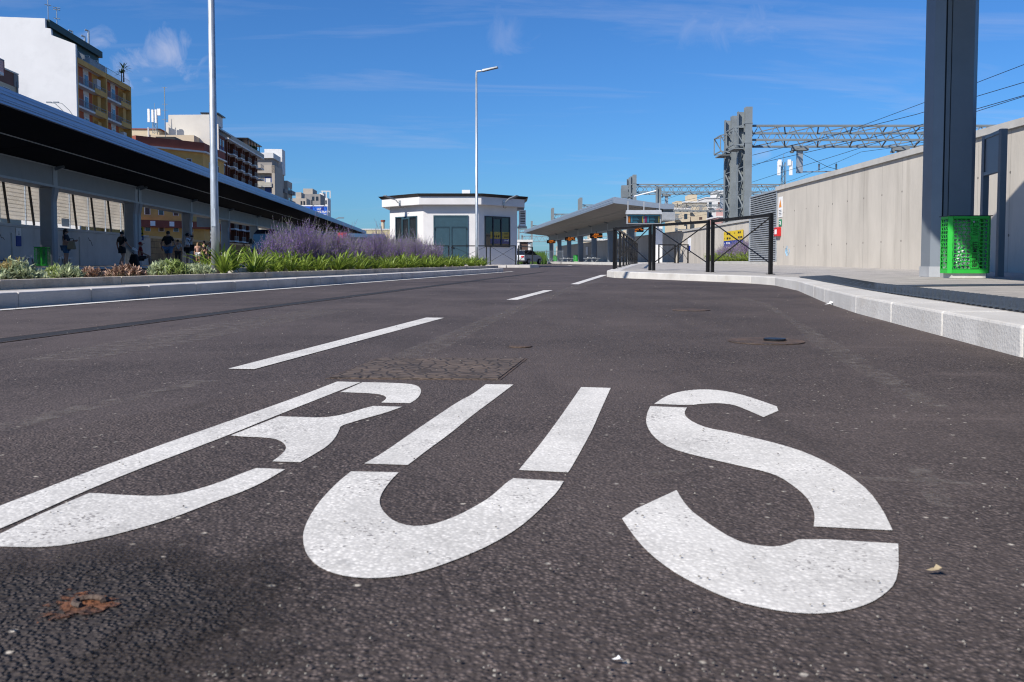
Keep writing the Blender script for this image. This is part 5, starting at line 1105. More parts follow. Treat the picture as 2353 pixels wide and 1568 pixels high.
for u in (.1, .5, .9): cb(t, 'support', m_galv_far, s1 + W5 * u - .1, s1 + W5 * u + .1, tt + .3, tt + .5, 0, zt - .3)
# H: cream warehouse, small lamp, distant chimney
s0, zt = SatT(790, 528.5, 190); s1, _ = SatT(925, 529, 190)
t = thing('warehouse', 'long pale yellow warehouse between the canopy end and the kiosk', 'warehouse', CT((s0 + s1) / 2, 190, 0)); cb(t, 'wall', M('pale_yellow_cladding', (.58, .50, .30), .7, .05, .5), s1, s0, 190, 205, 0, zt); cb(t, 'roof_edge', m_whr, s1, s0, 189.9, 205, zt, zt + .25)
mb = MB()
for k in range(6): mb.fbox(Tf, 189.96, 190, s1 + k * 2.2, s1 + k * 2.2 + .05, .5, zt - .05)
mb.build('cladding_joint', m_beige, t); MB().fbox(Tf, 189.7, 189.99, s0 - 4.6, s0 - 3.9, 2.4, 3.3).build('extractor', m_grey, t)
c = AtY(880, 520, 420); t = thing('chimney', 'thin orange chimney far beyond the pale yellow warehouse', 'chimney', (c.x, 420, 0)); MB().tube([(c.x, 420, 0), (c.x, 420, AtY(880, 510, 420).z)], .8, 8).build('shaft', m_cream, t); MB().tube([(c.x, 420, AtY(880, 510, 420).z), (c.x, 420, AtY(880, 506, 420).z)], 1.1, 8).build('rim', m_redb, t)
c = AtY(755, 512, 150); t = thing('street_lamp', 'small distant street lamp over the canopy edge right of the billboard', 'street lamp', (c.x, 172, 0)); z = AtY(755, 507, 172).z; c = AtY(760, 507, 172)
MB().tube([(c.x, 172, 0), (c.x, 172, z), (c.x + 1.6, 172, z + .5)], .09, 6).build('pole', m_galv_far, t); MB().box(c.x + 1.4, c.x + 2.6, 171.8, 172.2, z + .4, z + .6).build('head', m_steel, t)

# ================================================================== the town on the right, beyond the tracks
rg = random.Random(21)
for (px0, px1, y0, Y, mt_, lb) in ((1545, 1586, 482, 250, m_cream, 'cream stepped house behind the white canopy mast'), (1572, 1625, 466, 262, m_cream, 'cream house with sloping side wall beyond the lattice beams'), (1622, 1706, 456, 270, m_whr, 'broad white house, tallest of the houses beyond the railway'), (1650, 1700, 500, 215, M('pink_render', (.50, .30, .27), .9, .08, .5), 'pink house with rows of windows beside the big gantry'), (1548, 1600, 545, 200, m_cream, 'low cream house just above the wall by the mast'), (1598, 1652, 530, 205, m_cream, 'cream house with shuttered windows behind the lower lattice beam'), (1740, 1790, 468, 290, m_beige, 'beige house seen between the gantry and the louvres'), (1420, 1475, 556, 190, m_cream, 'cream house seen under the right canopy, by its nearest column'), (1338, 1402, 553, 210, m_cream, 'cream house seen under the right canopy, left of the second column')):
    a, b = AtY(px0, y0, Y), AtY(px1, y0, Y); h = thing('house', lb, 'house', ((a.x + b.x) / 2, Y, 0)); W6 = b.x - a.x
    MB().box(a.x, b.x, Y, Y + 12, 0, a.z).build('wall', mt_, h); MB().box(a.x - .2, b.x + .2, Y - .3, Y + 12.2, a.z + .002, a.z + .35).build('roof_edge', m_whr, h)
    MB().box(a.x + W6 * .3, a.x + W6 * .62, Y + 2, Y + 9, a.z + .351, a.z + 2.6).build('roof_cabin', mt_, h)
    n = max(2, int(W6 / 2.4)); k = 0; z = a.z - 2.7
    while z > 1 and k < 6:
        for j in range(n):
            u = a.x + W6 * (j + .32) / n
            if rg.random() < .15: continue
            o = MB().box(u, u + .9, Y - .05, Y - .002, z, z + 1.5).build('window', (m_shut, m_pane, m_pane, m_grey)[rg.randrange(4)], h)
            if j % 2 == 0: MB().box(u - .4, u + 1.3, Y - .9, Y - .06, z - .35, z - .1).build('balcony', m_whr if rg.random() < .6 else m_grey, h)
        z -= 3.1; k += 1
rg = random.Random(4)
def leafball(name, lb, cat, c, rad, n, leaf, mat, squash=.8, trunk=None, group=None):
    t = thing(name, lb, cat, (c[0], c[1], 0), group); mb = MB(); c = Vector(c); cl = [c + Vector((rg.uniform(-1, 1), rg.uniform(-1, 1), rg.uniform(-.8, .9) * squash)) * rad * .62 for _ in range(9)]
    for k in range(n):
        q = rg.choice(cl) + Vector((rg.gauss(0, 1), rg.gauss(0, 1), rg.gauss(0, .8))) * rad * .24
        a = Vector((rg.uniform(-1, 1), rg.uniform(-1, 1), rg.uniform(-1, 1))).normalized() * leaf; b = a.cross(Vector((rg.uniform(-1, 1), rg.uniform(-1, 1), .4))).normalized() * leaf * .5; mb.poly([q - a, q + b, q + a, q - b])
    mb.build('crown', mat, t)
    if trunk: MB().tube([(c.x, c.y, 0), (c.x, c.y, c.z)], trunk, 6).build('trunk', m_shut, t)
m_leafd = M('dark_leaf', (.045, .075, .02), .7, .35, 2, trans=.2); m_leafg = M('fresh_leaf', (.07, .14, .02), .6, .3, 3, trans=.3)
p = AtY(1762, 472, 240); leafball('tree', 'dark green tree top peeping over the louvred panel', 'tree', (p.x, 240, p.z - .5), 3.6, 700, .5, m_leafd, .5, .3)
# low white hut, car and fence right of the kiosk
a, b = AtY(1150, 553, 118), AtY(1219, 553, 118); t = thing('hut', 'low white flat-roofed hut just right of the kiosk', 'hut', (a.x, 118, 0)); MB().box(a.x, b.x, 118, 124, 0, a.z - .2).build('wall', m_white, t); MB().box(a.x - .2, b.x + .3, 117.7, 124.2, a.z - .199, a.z + .1).build('roof', m_whr, t)
q = AtY(1204, 577, 117.9); MB().box(q.x - .5, q.x + .5, 117.94, 117.99, q.z, q.z + 1.5).build('window', m_shut, t)
q = AtY(1186, 563, 117.9); MB().box(q.x - .35, q.x + .45, 117.6, 117.98, q.z - .5, q.z + .3).build('air_conditioner', m_signw, t)
t = thing('fence', 'thin grey bar fence before the white hut', 'fence', (0, 112, 0)); mb = MB()
for k in range(46): x = .2 + k * .14; mb.box(x, x + .03, 112, 112.03, .1, 1.75)
mb.box(.2, 6.6, 112, 112.04, 1.55, 1.6); mb.box(.2, 6.6, 112, 112.04, .3, .35); mb.build('bars', m_rail, t)
for k in range(4): MB().box(.2 + k * 2.1, .28 + k * 2.1, 111.95, 112.05, 0, 1.8).build('post', m_rail, t)
def car(loc, rz, label, paint):
    t = thing('parked_car', label, 'car', (0, 0, 0)); sec = [(-2.05, .45, .75), (-1.95, .35, .98), (-1.2, .3, 1.02), (-.6, .3, 1.0), (1.2, .3, .98), (1.75, .32, .86), (2.05, .42, .62)]
    mb = MB()
    for (x0, a0, b0), (x1, a1, b1) in zip(sec, sec[1:]): mb.hexa([(x0, -.85, a0), (x1, -.85, a1), (x1, .85, a1), (x0, .85, a0)], [(x0, -.82, b0), (x1, -.82, b1), (x1, .82, b1), (x0, .82, b0)])
    mb.build('body', paint, t)
    MB().hexa([(-1.85, -.78, 1.0), (1.05, -.78, 1.0), (1.05, .78, 1.0), (-1.85, .78, 1.0)], [(-1.5, -.62, 1.45), (.35, -.62, 1.47), (.35, .62, 1.47), (-1.5, .62, 1.45)]).build('cabin', m_glass, t)
    MB().box(-1.45, .3, -.6, .6, 1.471, 1.5).build('roof', paint, t)
    for x in (-1.25, 1.3):
        for y in (-.87, .87):
            wl = MB().tube([(x, y - .1, .31), (x, y + .1, .31)], .31, 18).build('wheel', m_ink, t); MB().tube([(x, y - .11, .31), (x, y + .11, .31)], .18, 12).build('rim', m_steel_l, wl)
    for y in (-.62, .62): MB().box(-2.07, -1.99, y - .15, y + .15, .72, .9).build('tail_light', m_red, t); MB().box(1.98, 2.06, y - .16, y + .16, .6, .74).build('headlight', m_signw, t)
    t.location = loc; t.rotation_euler = (0, 0, rz); return t
car(((1209 - CX) / F * 92, 92, 0), R(62), 'light grey parked car seen through the corner barrier by the kiosk', M('car_grey', (.42, .44, .46), .3, .03, 1, coat=.6))
mb = MB(); rg = random.Random(12)
for k in range(1500):
    u = rg.choice((1228, 1236, 1246, 1186, 1192, 1272)); Y = rg.uniform(96, 112) if u != 1272 else 152; x = (u + rg.gauss(0, 4) - CX) / F * Y; h = rg.uniform(.3, 1.5); l_ = rg.uniform(-.3, .3)
    mb.poly([(x - .04, Y, 0), (x + .04, Y, 0), (x + l_ + .02, Y + .1, h), (x + l_ - .02, Y + .1, h)])
tag(mb.build('weeds', m_leafg), kind='stuff')

# ================================================================== wall, fence and signs behind the left canopy
m_wallw = M('old_white_wall', (.55, .545, .54), .9, .08, .8, .1, 20, dirt=((.33, .32, .31), .9, .45, (1, 1, .3)))
t = thing('boundary_wall', 'white plastered wall under the mesh fence behind the left platform', 'wall', CT(21.1, 40, 0))
cb(t, 'wall_face', m_wallw, 21.0, 21.3, 8, 64.4, 0, 2.05); cb(t, 'coping', m_wallw, 20.92, 21.38, 8, 64.5, 2.055, 2.2); cb(t, 'end_pillar', m_wallw, 20.85, 21.4, 62.6, 64.6, 0, 2.0)
for tt in (36.5, 44.5, 52.5): cb(t, 'pilaster', m_wallw, 20.93, 20.999, tt, tt + .35, 0, 1.75)
mb = MB(); rg = random.Random(31)
for k in range(14):
    tt = 38.8 + k * .55 + rg.uniform(-.2, .2); z = .28 + rg.uniform(0, .12); mb.fbox(Tf, tt, tt + rg.uniform(.2, .6), 20.985, 20.998, z, z + .03)
    if k % 2: mb.fbox(Tf, tt + .1, tt + .13, 20.985, 20.998, z, z + rg.uniform(.1, .35))
for k in range(5):
    tt = 38 + k * 5.3; pts = [CT(20.99, tt + j * .14, 1.75 - .1 * j + .08 * math.sin(j * 2 + k)) for j in range(5)]; mb.tube(pts, .012, 4)
mb.build('crack', m_ink, t)
t = thing('boundary_wall', 'tan stone wall continuing beyond the white wall end', 'wall', CT(21.4, 100, 0))
cb(t, 'wall_face', brick_mat('rough_tan_stone', (.33, .25, .15), (.25, .19, .12), (.16, .12, .08), .9, .45, msize=.03, axes='YZ'), 21.2, 21.6, 64.7, 150, 0, 2.02); cb(t, 'coping', m_cream, 21.12, 21.68, 64.7, 150, 2.025, 2.2)
m_fence = M('backlit_mesh_fence', (.78, .74, .68), .7, .08, .5, trans=.6)
t = thing('mesh_fence', 'pale mesh fence panels with leaning dark struts on top of the white wall', 'fence', CT(21.2, 40, 2.2))
for k in range(16):
    a = 20 + k * 2.65; e = min(a + 2.58, 62.2)
    if a > 61: break
    mb = MB(); n = int((e - a) / .085)
    for j in range(n): x = a + .03 + (e - a - .06) * j / n; mb.fbox(Tf, x, x + .055, 21.16, 21.175, 2.42, 5.0)
    for j in range(14): mb.fbox(Tf, a, e, 21.178, 21.19, 2.45 + j * .19, 2.465 + j * .19)
    mb.build('mesh_panel', m_fence, t)
    cb(t, 'post', m_galv, 21.13, 21.2, e + .005, e + .06, 2.21, 5.0); MB().bar(CT(21.08, e + .75, 2.22), CT(21.1, e + .15, 5.0), .09).build('strut', m_black, t)
c = CT(20.98, 32.9, 1.1); t = thing('notice', 'white and dark blue notice on the white wall left of the green bin', 'notice', c)
s0 = 20.98; ta = AtS(36, 540, s0)[0]; tb = AtS(47.5, 540, s0)[0]
cb(t, 'sheet', m_signw, 20.95, 20.98, ta, tb, 1.62, 2.0); cb(t, 'blue_field', m_blue, 20.95, 20.98, ta, tb, 1.1, 1.61)
for k in range(3): cb(t, 'print_line', m_ink, 20.94, 20.949, ta + .2, tb - .2, 1.68 + k * .06, 1.70 + k * .06)
t = thing('notice', 'small white notice on the mesh fence right of the first column', 'notice', CT(21.1, 43, 2.4)); ta = AtS(142, 514, 21.1)[0]; cb(t, 'sheet', m_signw, 21.1, 21.12, ta, ta + 1.0, 2.3, 2.75)
p = SatT(271, 520, 50.5); q = SatT(300, 520, 50.5); zt = SatT(280, 518.5, 50.5)[1]
t = wayfinding('direction_sign', 'yellow and blue direction sign behind the doubled column, over the walking woman', -CL, Z, CT(p[0], 52.3, zt - 1.05), p[0] - q[0] + .1, 1.05)
t = thing('hanging_sign', 'dark blank back of a hanging display beside the fourth column of the left canopy', 'sign', CT(16.6, 70, 2.8))
p = SatT(453, 520, 69.5); q = SatT(485, 525, 69.5); cb(t, 'housing', m_steel, q[0], p[0], 69.4, 69.6, SatT(470, 522, 69.5)[1], SatT(470, 509.5, 69.5)[1] + .4)
t = thing('poster_stand', 'blue and white striped notice hanging behind the fourth left column', 'notice', CT(20, 74, 1.5))
p = SatT(484, 540, 76); q = SatT(494, 540, 76)
for k in range(6): z = SatT(480, 558 - k * 4.2, 76)[1]; cb(t, 'stripe', (m_blue, m_signw, m_bluer, m_signw, m_teal, m_signw)[k], q[0], p[0], 76, 76.05, z, z + .16)
for px, Y_, lb in ((493, 95, 'left'), (503, 100, 'right')):
    p = SatT(px, 540, Y_); t = thing('lamp_post', 'thin pale post seen under the left canopy, %s of two' % lb, 'post', CT(p[0], Y_, 0)); MB().tube([CT(p[0], Y_, 0), CT(p[0], Y_, 4.6)], .13, 8).build('pole', m_galv_far, t)
p = SatT(609, 560, 104); t = thing('crossing_sign', 'small blue square pedestrian sign beside the lavender', 'sign', CT(p[0], 104, 1.5))
z = SatT(609, 561.5, 104)[1]; cb(t, 'plate', M('road_sign_blue', (.02, .12, .55), .5), p[0] - .3, p[0] + .3, 104, 104.03, z, z + .62); MB().poly([CT(p[0] + .18, 103.98, z + .12), CT(p[0] - .18, 103.98, z + .12), CT(p[0], 103.98, z + .5)]).build('triangle', m_signw, t); MB().tube([CT(p[0], 104.05, 0), CT(p[0], 104.05, z + .3)], .04, 6).build('pole', m_galv, t)
p = SatT(625, 545, 118); t = thing('billboard', 'small blue hoarding seen through the left canopy columns', 'billboard', CT(p[0], 118, 1)); q = SatT(637, 545, 118)
z0, z1 = SatT(630, 556, 118)[1], SatT(630, 532, 118)[1]; cb(t, 'board', M('hoarding_blue', (.05, .20, .60), .5, .1, .5), q[0], p[0], 118, 118.1, z0, z1); cb(t, 'frame', m_signw, q[0] - .2, q[0] - .01, 117.95, 118.15, 0, z1); cb(t, 'frame', m_signw, p[0] + .01, p[0] + .2, 117.95, 118.15, 0, z1)

# ================================================================== buses and the red panel under the canopy end
def bus(loc, rz, label, paint):
    t = thing('parked_bus', label, 'bus', (0, 0, 0)); L = 11.5
    MB().hexa([(-L / 2, -1.25, .35), (L / 2, -1.25, .35), (L / 2, 1.25, .35), (-L / 2, 1.25, .35)], [(-L / 2 + .05, -1.25, 1.45), (L / 2 - .02, -1.25, 1.45), (L / 2 - .02, 1.25, 1.45), (-L / 2 + .05, 1.25, 1.45)]).build('body', paint, t, bevel=.05)
    MB().hexa([(-L / 2 + .05, -1.24, 1.455), (L / 2 - .03, -1.24, 1.455), (L / 2 - .03, 1.24, 1.455), (-L / 2 + .05, 1.24, 1.455)], [(-L / 2 + .1, -1.18, 2.75), (L / 2 - .25, -1.18, 2.75), (L / 2 - .25, 1.18, 2.75), (-L / 2 + .1, 1.18, 2.75)]).build('window_band', m_bglass, t)
    MB().hexa([(-L / 2 + .08, -1.2, 2.755), (L / 2 - .2, -1.2, 2.755), (L / 2 - .2, 1.2, 2.755), (-L / 2 + .08, 1.2, 2.755)], [(-L / 2 + .3, -1.0, 3.15), (L / 2 - .5, -1.0, 3.15), (L / 2 - .5, 1.0, 3.15), (-L / 2 + .3, 1.0, 3.15)]).build('roof', paint, t, bevel=.05)
    for k in range(6):
        for y in (-1.25, 1.22): MB().box(-L / 2 + 1.2 + k * 1.7, -L / 2 + 1.28 + k * 1.7, y, y + .03, 1.47, 2.74).build('pillar', paint, t)
    for x in (-3.4, 3.6):
        for y in (-1.15, 1.15): w_ = MB().tube([(x, y - .14, .48), (x, y + .14, .48)], .48, 18).build('wheel', m_ink, t); MB().tube([(x, y - .15, .48), (x, y + .15, .48)], .27, 12).build('rim', m_steel_l, w_)
    for y in (-.9, .9): MB().box(L / 2 - .03, L / 2 + .03, y - .2, y + .2, .7, .95).build('headlight', m_signw, t)
    for y in (-1.35, 1.35): MB().box(L / 2 - .1, L / 2 + .1, y - .1, y + .1, 1.9, 2.35).build('mirror', m_ink, t)
    t.location = loc; t.rotation_euler = (0, 0, rz); return t
m_bglass = M('bus_glass', (.04, .075, .095), .08, .1, .5, spec=.8)
bus(((768 - CX) / F * 88, 88, 0), ANG + R(35) - R(90), 'blue grey bus with long windows parked beyond the purple flowers', M('bus_blue', (.10, .19, .30), .3, .05, .5, coat=.5))
bus(((700 - CX) / F * 82, 82, 0), ANG + R(150), 'dark navy bus in shade under the canopy, left of the blue one', M('bus_navy', (.01, .014, .035), .35, .05, .5, coat=.4))
p = AtY(775, 552, 70); q = AtY(798, 535, 70); t = thing('banner', 'red upright banner standing behind the purple flowers', 'banner', (p.x, 70, 0)); MB().box(p.x + .02, q.x - .02, 70, 70.06, .9, q.z).build('cloth', M('banner_red', (.50, .03, .05), .7, .15, 1), t); MB().box(p.x - .03, p.x + .015, 70, 70.06, 0, q.z + .1).build('pole', m_galv, t)

# ================================================================== people
def skin(verts, edges, rad, name, root=0, sub=1):
    me = bpy.data.meshes.new('sk'); me.from_pydata(verts, edges, []); ob = bpy.data.objects.new('sk', me); COL.objects.link(ob)
    m = ob.modifiers.new('s', 'SKIN'); m.use_smooth_shade = True
    for i, r in enumerate(rad): v = me.skin_vertices[0].data[i]; v.radius = r if isinstance(r, tuple) else (r, r); v.use_root = (i == root)
    s = ob.modifiers.new('u', 'SUBSURF'); s.levels = s.render_levels = sub
    bpy.context.view_layer.update(); out_ = bpy.data.meshes.new_from_object(ob.evaluated_get(bpy.context.evaluated_depsgraph_get())); out_.name = name
    bpy.data.objects.remove(ob); bpy.data.meshes.remove(me); return out_
m_skin = M('skin', (.34, .19, .13), .6, .06, 8); m_hairk = M('dark_hair', (.012, .009, .008), .6, .2, 30); m_hairb = M('blond_hair', (.45, .29, .13), .6, .2, 30); m_hairr = M('auburn_hair', (.09, .02, .015), .6, .2, 30)
def cloth(n, c): return M(n, c, .85, .1, 14, .1, 60)
m_cblack, m_cnavy, m_denim, m_denl, m_cred, m_cwhite, m_cdark, m_cpink, m_chiv, m_cblue = [cloth(n, c) for n, c in (('black_cotton', (.012, .012, .013)), ('navy_cotton', (.016, .014, .024)), ('denim', (.05, .11, .20)), ('pale_denim', (.10, .17, .28)), ('red_cotton', (.20, .02, .02)), ('white_cotton', (.62, .63, .66)), ('dark_cotton', (.025, .025, .03)), ('pink_cotton', (.50, .30, .25)), ('neon_vest', (.45, .72, .03)), ('blue_cotton', (.05, .13, .36)))]
def person(loc, face, label, top, bottom, hair=None, arms=None, legs=None, sit=False, sc_=1.0, long_hair=False, skirt=False, cap=None, shorts=True, girth=1.0, headturn=0.0):
    """local frame: x to the person's right, y forward, z up; one skinned body, clothes and hair as parts"""
    hz = .47 if sit else .93
    V = lambda *a: Vector(a)
    pel, spi, che, nek = V(0, 0, hz), V(0, .01, hz + .22), V(0, .0, hz + .44), V(0, .0, hz + .55)
    hc = V(0, .03, hz + .64); ht = V(0, .02, hz + .755)
    A = arms or {}; Lg = legs or {}
    v = [pel, spi, che, nek, hc, ht]; e = [(0, 1), (1, 2), (2, 3), (3, 4), (4, 5)]; r = [(.135 * girth, .11 * girth), (.125 * girth, .10 * girth), (.135 * girth, .10), .052, (.074, .088), (.058, .07)]
    nose = len(v); v.append(hc + V(0, .105, -.01)); e.append((4, nose)); r.append(.016)
    tv = [pel, spi, che, nek - V(0, 0, .02)]; te = [(0, 1), (1, 2), (2, 3)]; tr_ = [(.15 * girth, .125 * girth), (.142 * girth, .118 * girth), (.15 * girth, .115), .06]
    for sg, nm in ((-1, 'l'), (1, 'r')):
        sh = V(sg * .175, 0, hz + .47); el, wr = A.get(nm, (V(sg * .24, -.03, hz + .20), V(sg * .25, .06, hz - .03)))
        el, wr = Vector(el), Vector(wr); d = (wr - el).normalized(); pm = wr + d * .07
        n = len(v); v += [sh, el, wr, pm]; e += [(2, n), (n, n + 1), (n + 1, n + 2), (n + 2, n + 3)]; r += [.058, .042, .029, (.034, .02)]
        side = d.cross(V(0, 1, .3)).normalized(); 
        for k, (o, ln) in enumerate(((-.03, .065), (-.01, .078), (.01, .072), (.03, .055))):
            q = len(v); v.append(pm + side * o + d * ln + V(0, .012, 0)); e.append((n + 3, q)); r.append(.009)
        q = len(v); v.append(wr + d * .04 - side * .055 + V(0, .02, 0)); e.append((n + 2, q)); r.append(.011)
        m_ = len(tv); tv += [sh, sh.lerp(el, .78)]; te += [(2, m_), (m_, m_ + 1)]; tr_ += [.073, .064]
    bv = [pel + V(0, 0, .03)]; be = []; br = [(.152 * girth, .128 * girth)]
    for sg, nm in ((-1, 'l'), (1, 'r')):
        hp = V(sg * .095, 0, hz - .05); kn, an = Lg.get(nm, (V(sg * .10, .02, .49), V(sg * .105, -.02, .08)))
        kn, an = Vector(kn), Vector(an); toe = an + V(0, .17, -.045); heel = an + V(0, -.04, -.04)
        n = len(v); v += [hp, kn, kn.lerp(an, .35) + V(0, -.015, 0), an, toe]; e += [(0, n), (n, n + 1), (n + 1, n + 2), (n + 2, n + 3), (n + 3, n + 4)]; r += [.092 * girth, .062, .060, .040, (.045, .03)]
        m_ = len(bv); bv += [hp, hp.lerp(kn, .75 if shorts else 1.0)] + ([] if shorts else [kn.lerp(an, .9)]); be += [(0, m_), (m_, m_ + 1)] + ([] if shorts else [(m_ + 1, m_ + 2)]); br += [.112 * girth, .095 if shorts else .078] + ([] if shorts else [.062])
    t = thing('person', label, 'person', (0, 0, 0))
    place(skin(v, e, r, 'body'), 'body', m_skin, t)
    place(skin(tv, te, tr_, 'shirt'), 'shirt', top, t)
    if skirt:
        sk = MB(); 
        rg_ = [[V(math.cos(a) * ra, math.sin(a) * ra * .8, z) for a in [6.283 * k / 14 for k in range(14)]] for ra, z in ((.15, hz + .08), (.19, hz - .08), (.20, hz - .28))]
        for a, b in zip(rg_, rg_[1:]):
            for k in range(14): sk.poly([a[k], a[(k + 1) % 14], b[(k + 1) % 14], b[k]])
        sk.build('skirt', bottom, t, smooth=True)
    else: place(skin(bv, be, br, 'trousers'), 'shorts' if shorts else 'trousers', bottom, t)
    hm = MB(); c = hc + V(0, -.018, .045)
    rows = [[c + V(math.cos(a) * .092 * math.cos(p), math.sin(a) * .105 * math.cos(p), math.sin(p) * .10) for a in [6.283 * k / 12 for k in range(12)]] for p in (-.55, -.2, .2, .6, 1.0, 1.4)]
    for a, b in zip(rows, rows[1:]):
        for k in range(12):
            if (a[k].y > c.y + .045 and a[k].z < c.z + .03): continue
            hm.poly([a[k], a[(k + 1) % 12], b[(k + 1) % 12], b[k]])
    hm.poly(rows[-1])
    if long_hair: hm.hexa([c + V(x, y, -.36) for x, y in ((-.07, -.10), (.07, -.10), (.06, -.04), (-.06, -.04))], [c + V(x, y, .02) for x, y in ((-.095, -.095), (.095, -.095), (.09, .0), (-.09, .0))])
    hm.build('cap' if cap else 'hair', cap or hair or m_hairk, t, smooth=True)
    if cap: MB().hexa([c + V(x, y, .005) for x, y in ((-.08, .08), (.08, .08), (.06, .19), (-.06, .19))], [c + V(x, y, .02) for x, y in ((-.08, .08), (.08, .08), (.06, .19), (-.06, .19))]).build('cap_peak', cap, t)
    for x in (-.03, .03): MB().box(hc.x + x - .011, hc.x + x + .011, hc.y + .074, hc.y + .088, hc.z + .012, hc.z + .022).build('eye', m_ink, t)
    t.location = loc; t.rotation_euler = (0, 0, face); t.scale = (sc_, sc_, sc_); return t
def PL_(px, t_): return CT(SatT(px, 600, t_)[0], t_, .09)
FR = R(-90)      # facing to the right of the picture
person(PL_(152, 39.2), FR + R(10), 'person in navy shirt and denim shorts holding a beige bag on one arm', m_cnavy, m_denim, long_hair=True, sc_=.98, girth=1.18, arms={'r': ((.26, .10, 1.12), (.16, .36, 1.16)), 'l': ((-.24, .1, 1.12), (-.10, .36, 1.18))})
c = PL_(165, 39.0) + Z * .78; t = thing('handbag', 'beige handbag hanging from the forearm of the person in denim shorts', 'bag', c); MB().hexa([c + Vector(p) for p in ((-.19, -.08, 0), (.19, -.08, 0), (.19, .08, 0), (-.19, .08, 0))], [c + Vector(p) for p in ((-.12, -.05, .34), (.14, -.05, .34), (.14, .05, .34), (-.12, .05, .34))]).build('pouch', cloth('beige_canvas', (.24, .20, .13)), t, bevel=.04); MB().tube([c + Vector((-.1, 0, .33)), c + Vector((-.04, 0, .46)), c + Vector((.08, 0, .46)), c + Vector((.12, 0, .33))], .014, 6).build('handle', m_cdark, t)
person(PL_(281, 43.5), R(-25), 'person in short black dress walking away with a white paper', m_cblack, m_cblack, skirt=True, girth=1.08, arms={'r': ((.32, .02, 1.12), (.42, .16, .92)), 'l': ((-.27, -.06, 1.13), (-.30, .02, .90))}, legs={'l': ((-.09, .14, .50), (-.10, .10, .09)), 'r': ((.10, -.02, .49), (.10, -.24, .13))})
c = PL_(310, 43.2) + Z * .78; t = thing('paper', 'white folded paper in the hand of the person in black dress', 'paper', c); MB().hexa([c + Vector(p) for p in ((-.14, 0, .06), (.10, 0, -.04), (.12, .02, -.02), (-.12, .02, .08))], [c + Vector(p) for p in ((-.10, 0, .16), (.08, 0, .06), (.10, .02, .06), (-.08, .02, .16))]).build('sheet', m_signw, t)
person(PL_(323, 45.6), R(-65), 'person in red shirt and cap seated on the bench', m_cred, m_cdark, sit=True, cap=m_cred, girth=1.15, arms={'r': ((.27, .10, .68), (.12, .36, .56)), 'l': ((-.27, .10, .68), (-.12, .36, .56))}, legs={'l': ((-.14, .44, .50), (-.14, .42, .09)), 'r': ((.20, .42, .50), (.24, .46, .09))})
c = PL_(307, 44.6); t = thing('rucksack', 'black rucksack standing on the platform beside the seated person', 'rucksack', c); MB().hexa([c + Vector(p) for p in ((-.25, -.15, .01), (.3, -.15, .01), (.3, .15, .01), (-.25, .15, .01))], [c + Vector(p) for p in ((-.12, -.1, .62), (.18, -.1, .62), (.18, .1, .62), (-.12, .1, .62))]).build('pack', m_cblack, t, bevel=.06); MB().tube([c + Vector((-.05, -.12, .6)), c + Vector((.02, -.18, .7)), c + Vector((.1, -.12, .6))], .018, 6).build('strap', m_cblack, t)
person(PL_(387, 46.2), R(-8), 'broad person in black T-shirt and pale denim shorts walking away', m_cblack, m_denl, girth=1.28, sc_=1.07, arms={'l': ((-.33, -.05, 1.13), (-.36, .06, .88)), 'r': ((.33, .0, 1.13), (.37, .12, .90))}, legs={'l': ((-.11, .12, .50), (-.12, .06, .09)), 'r': ((.12, -.02, .49), (.13, -.22, .13))})
person(PL_(431, 48.6), FR + R(20), 'person in white T-shirt and black cap raising a camera', m_cwhite, m_cblack, cap=m_cblack, girth=1.12, sc_=1.05, arms={'r': ((.24, .20, 1.28), (.08, .25, 1.53)), 'l': ((-.24, .22, 1.30), (-.07, .27, 1.53))})
c = PL_(440.5, 48.5) + Z * 1.62; t = thing('camera', 'small black camera held up to the face of the person in white', 'camera', c); MB().box(c.x - .03, c.x + .05, c.y - .07, c.y + .07, c.z - .045, c.z + .045).build('camera_body', m_black, t); MB().tube([c + Vector((.05, 0, 0)), c + Vector((.12, 0, 0))], .035, 10).build('lens', m_black, t)
c = PL_(442, 48.3) + Z * .84; t = thing('shoulder_bag', 'black shoulder bag at the hip of the photographer in white', 'bag', c); MB().box(c.x - .12, c.x + .12, c.y - .06, c.y + .06, c.z - .02, c.z + .32).build('pouch', m_cblack, t, bevel=.03); MB().tube([c + Vector((-.08, .0, .3)), c + Vector((-.25, .05, .62))], .014, 6).build('strap', m_cblack, t)
person(PL_(409, 57), R(10), 'person with grey top and dark trousers standing behind the photographer', cloth('grey_cotton', (.33, .35, .38)), m_cdark, shorts=False, sc_=.96)
person(PL_(455, 70.5), R(-160), 'blond person in pink top and white shorts', m_cpink, m_cwhite, hair=m_hairb, long_hair=True, sc_=1.0)
person(PL_(470, 69.5), R(150), 'person all in black standing next to the blond one', m_cblack, m_cblack, shorts=False, sc_=1.08)
person(PL_(483, 68), R(190), 'person with auburn hair and white shirt partly behind the lamp post', m_cwhite, m_cdark, hair=m_hairr, long_hair=True, sc_=1.0)
person(PL_(561, 79), R(175), 'person in neon yellow safety vest under the far canopy', m_chiv, m_chiv, shorts=False, sc_=1.03, arms={'r': ((.30, .02, 1.15), (.20, .14, .98)), 'l': ((-.30, .02, 1.15), (-.20, .14, .98))})
person(PL_(598, 84.5), R(160), 'person in blue shirt beside a canopy column behind the flowers', m_cblue, m_cdark, shorts=False, sc_=1.03)
for px, tt, lb in ((486, 72.5, 'left'), (530, 76, 'right')):
    a_, b_ = PL_(px, tt), PL_(px + 34, tt); barrier((a_.x, a_.y), (b_.x, b_.y), .09, 'dim black barrier on the left platform behind the lilies, %s of two' % lb, 'barriers on the left platform')

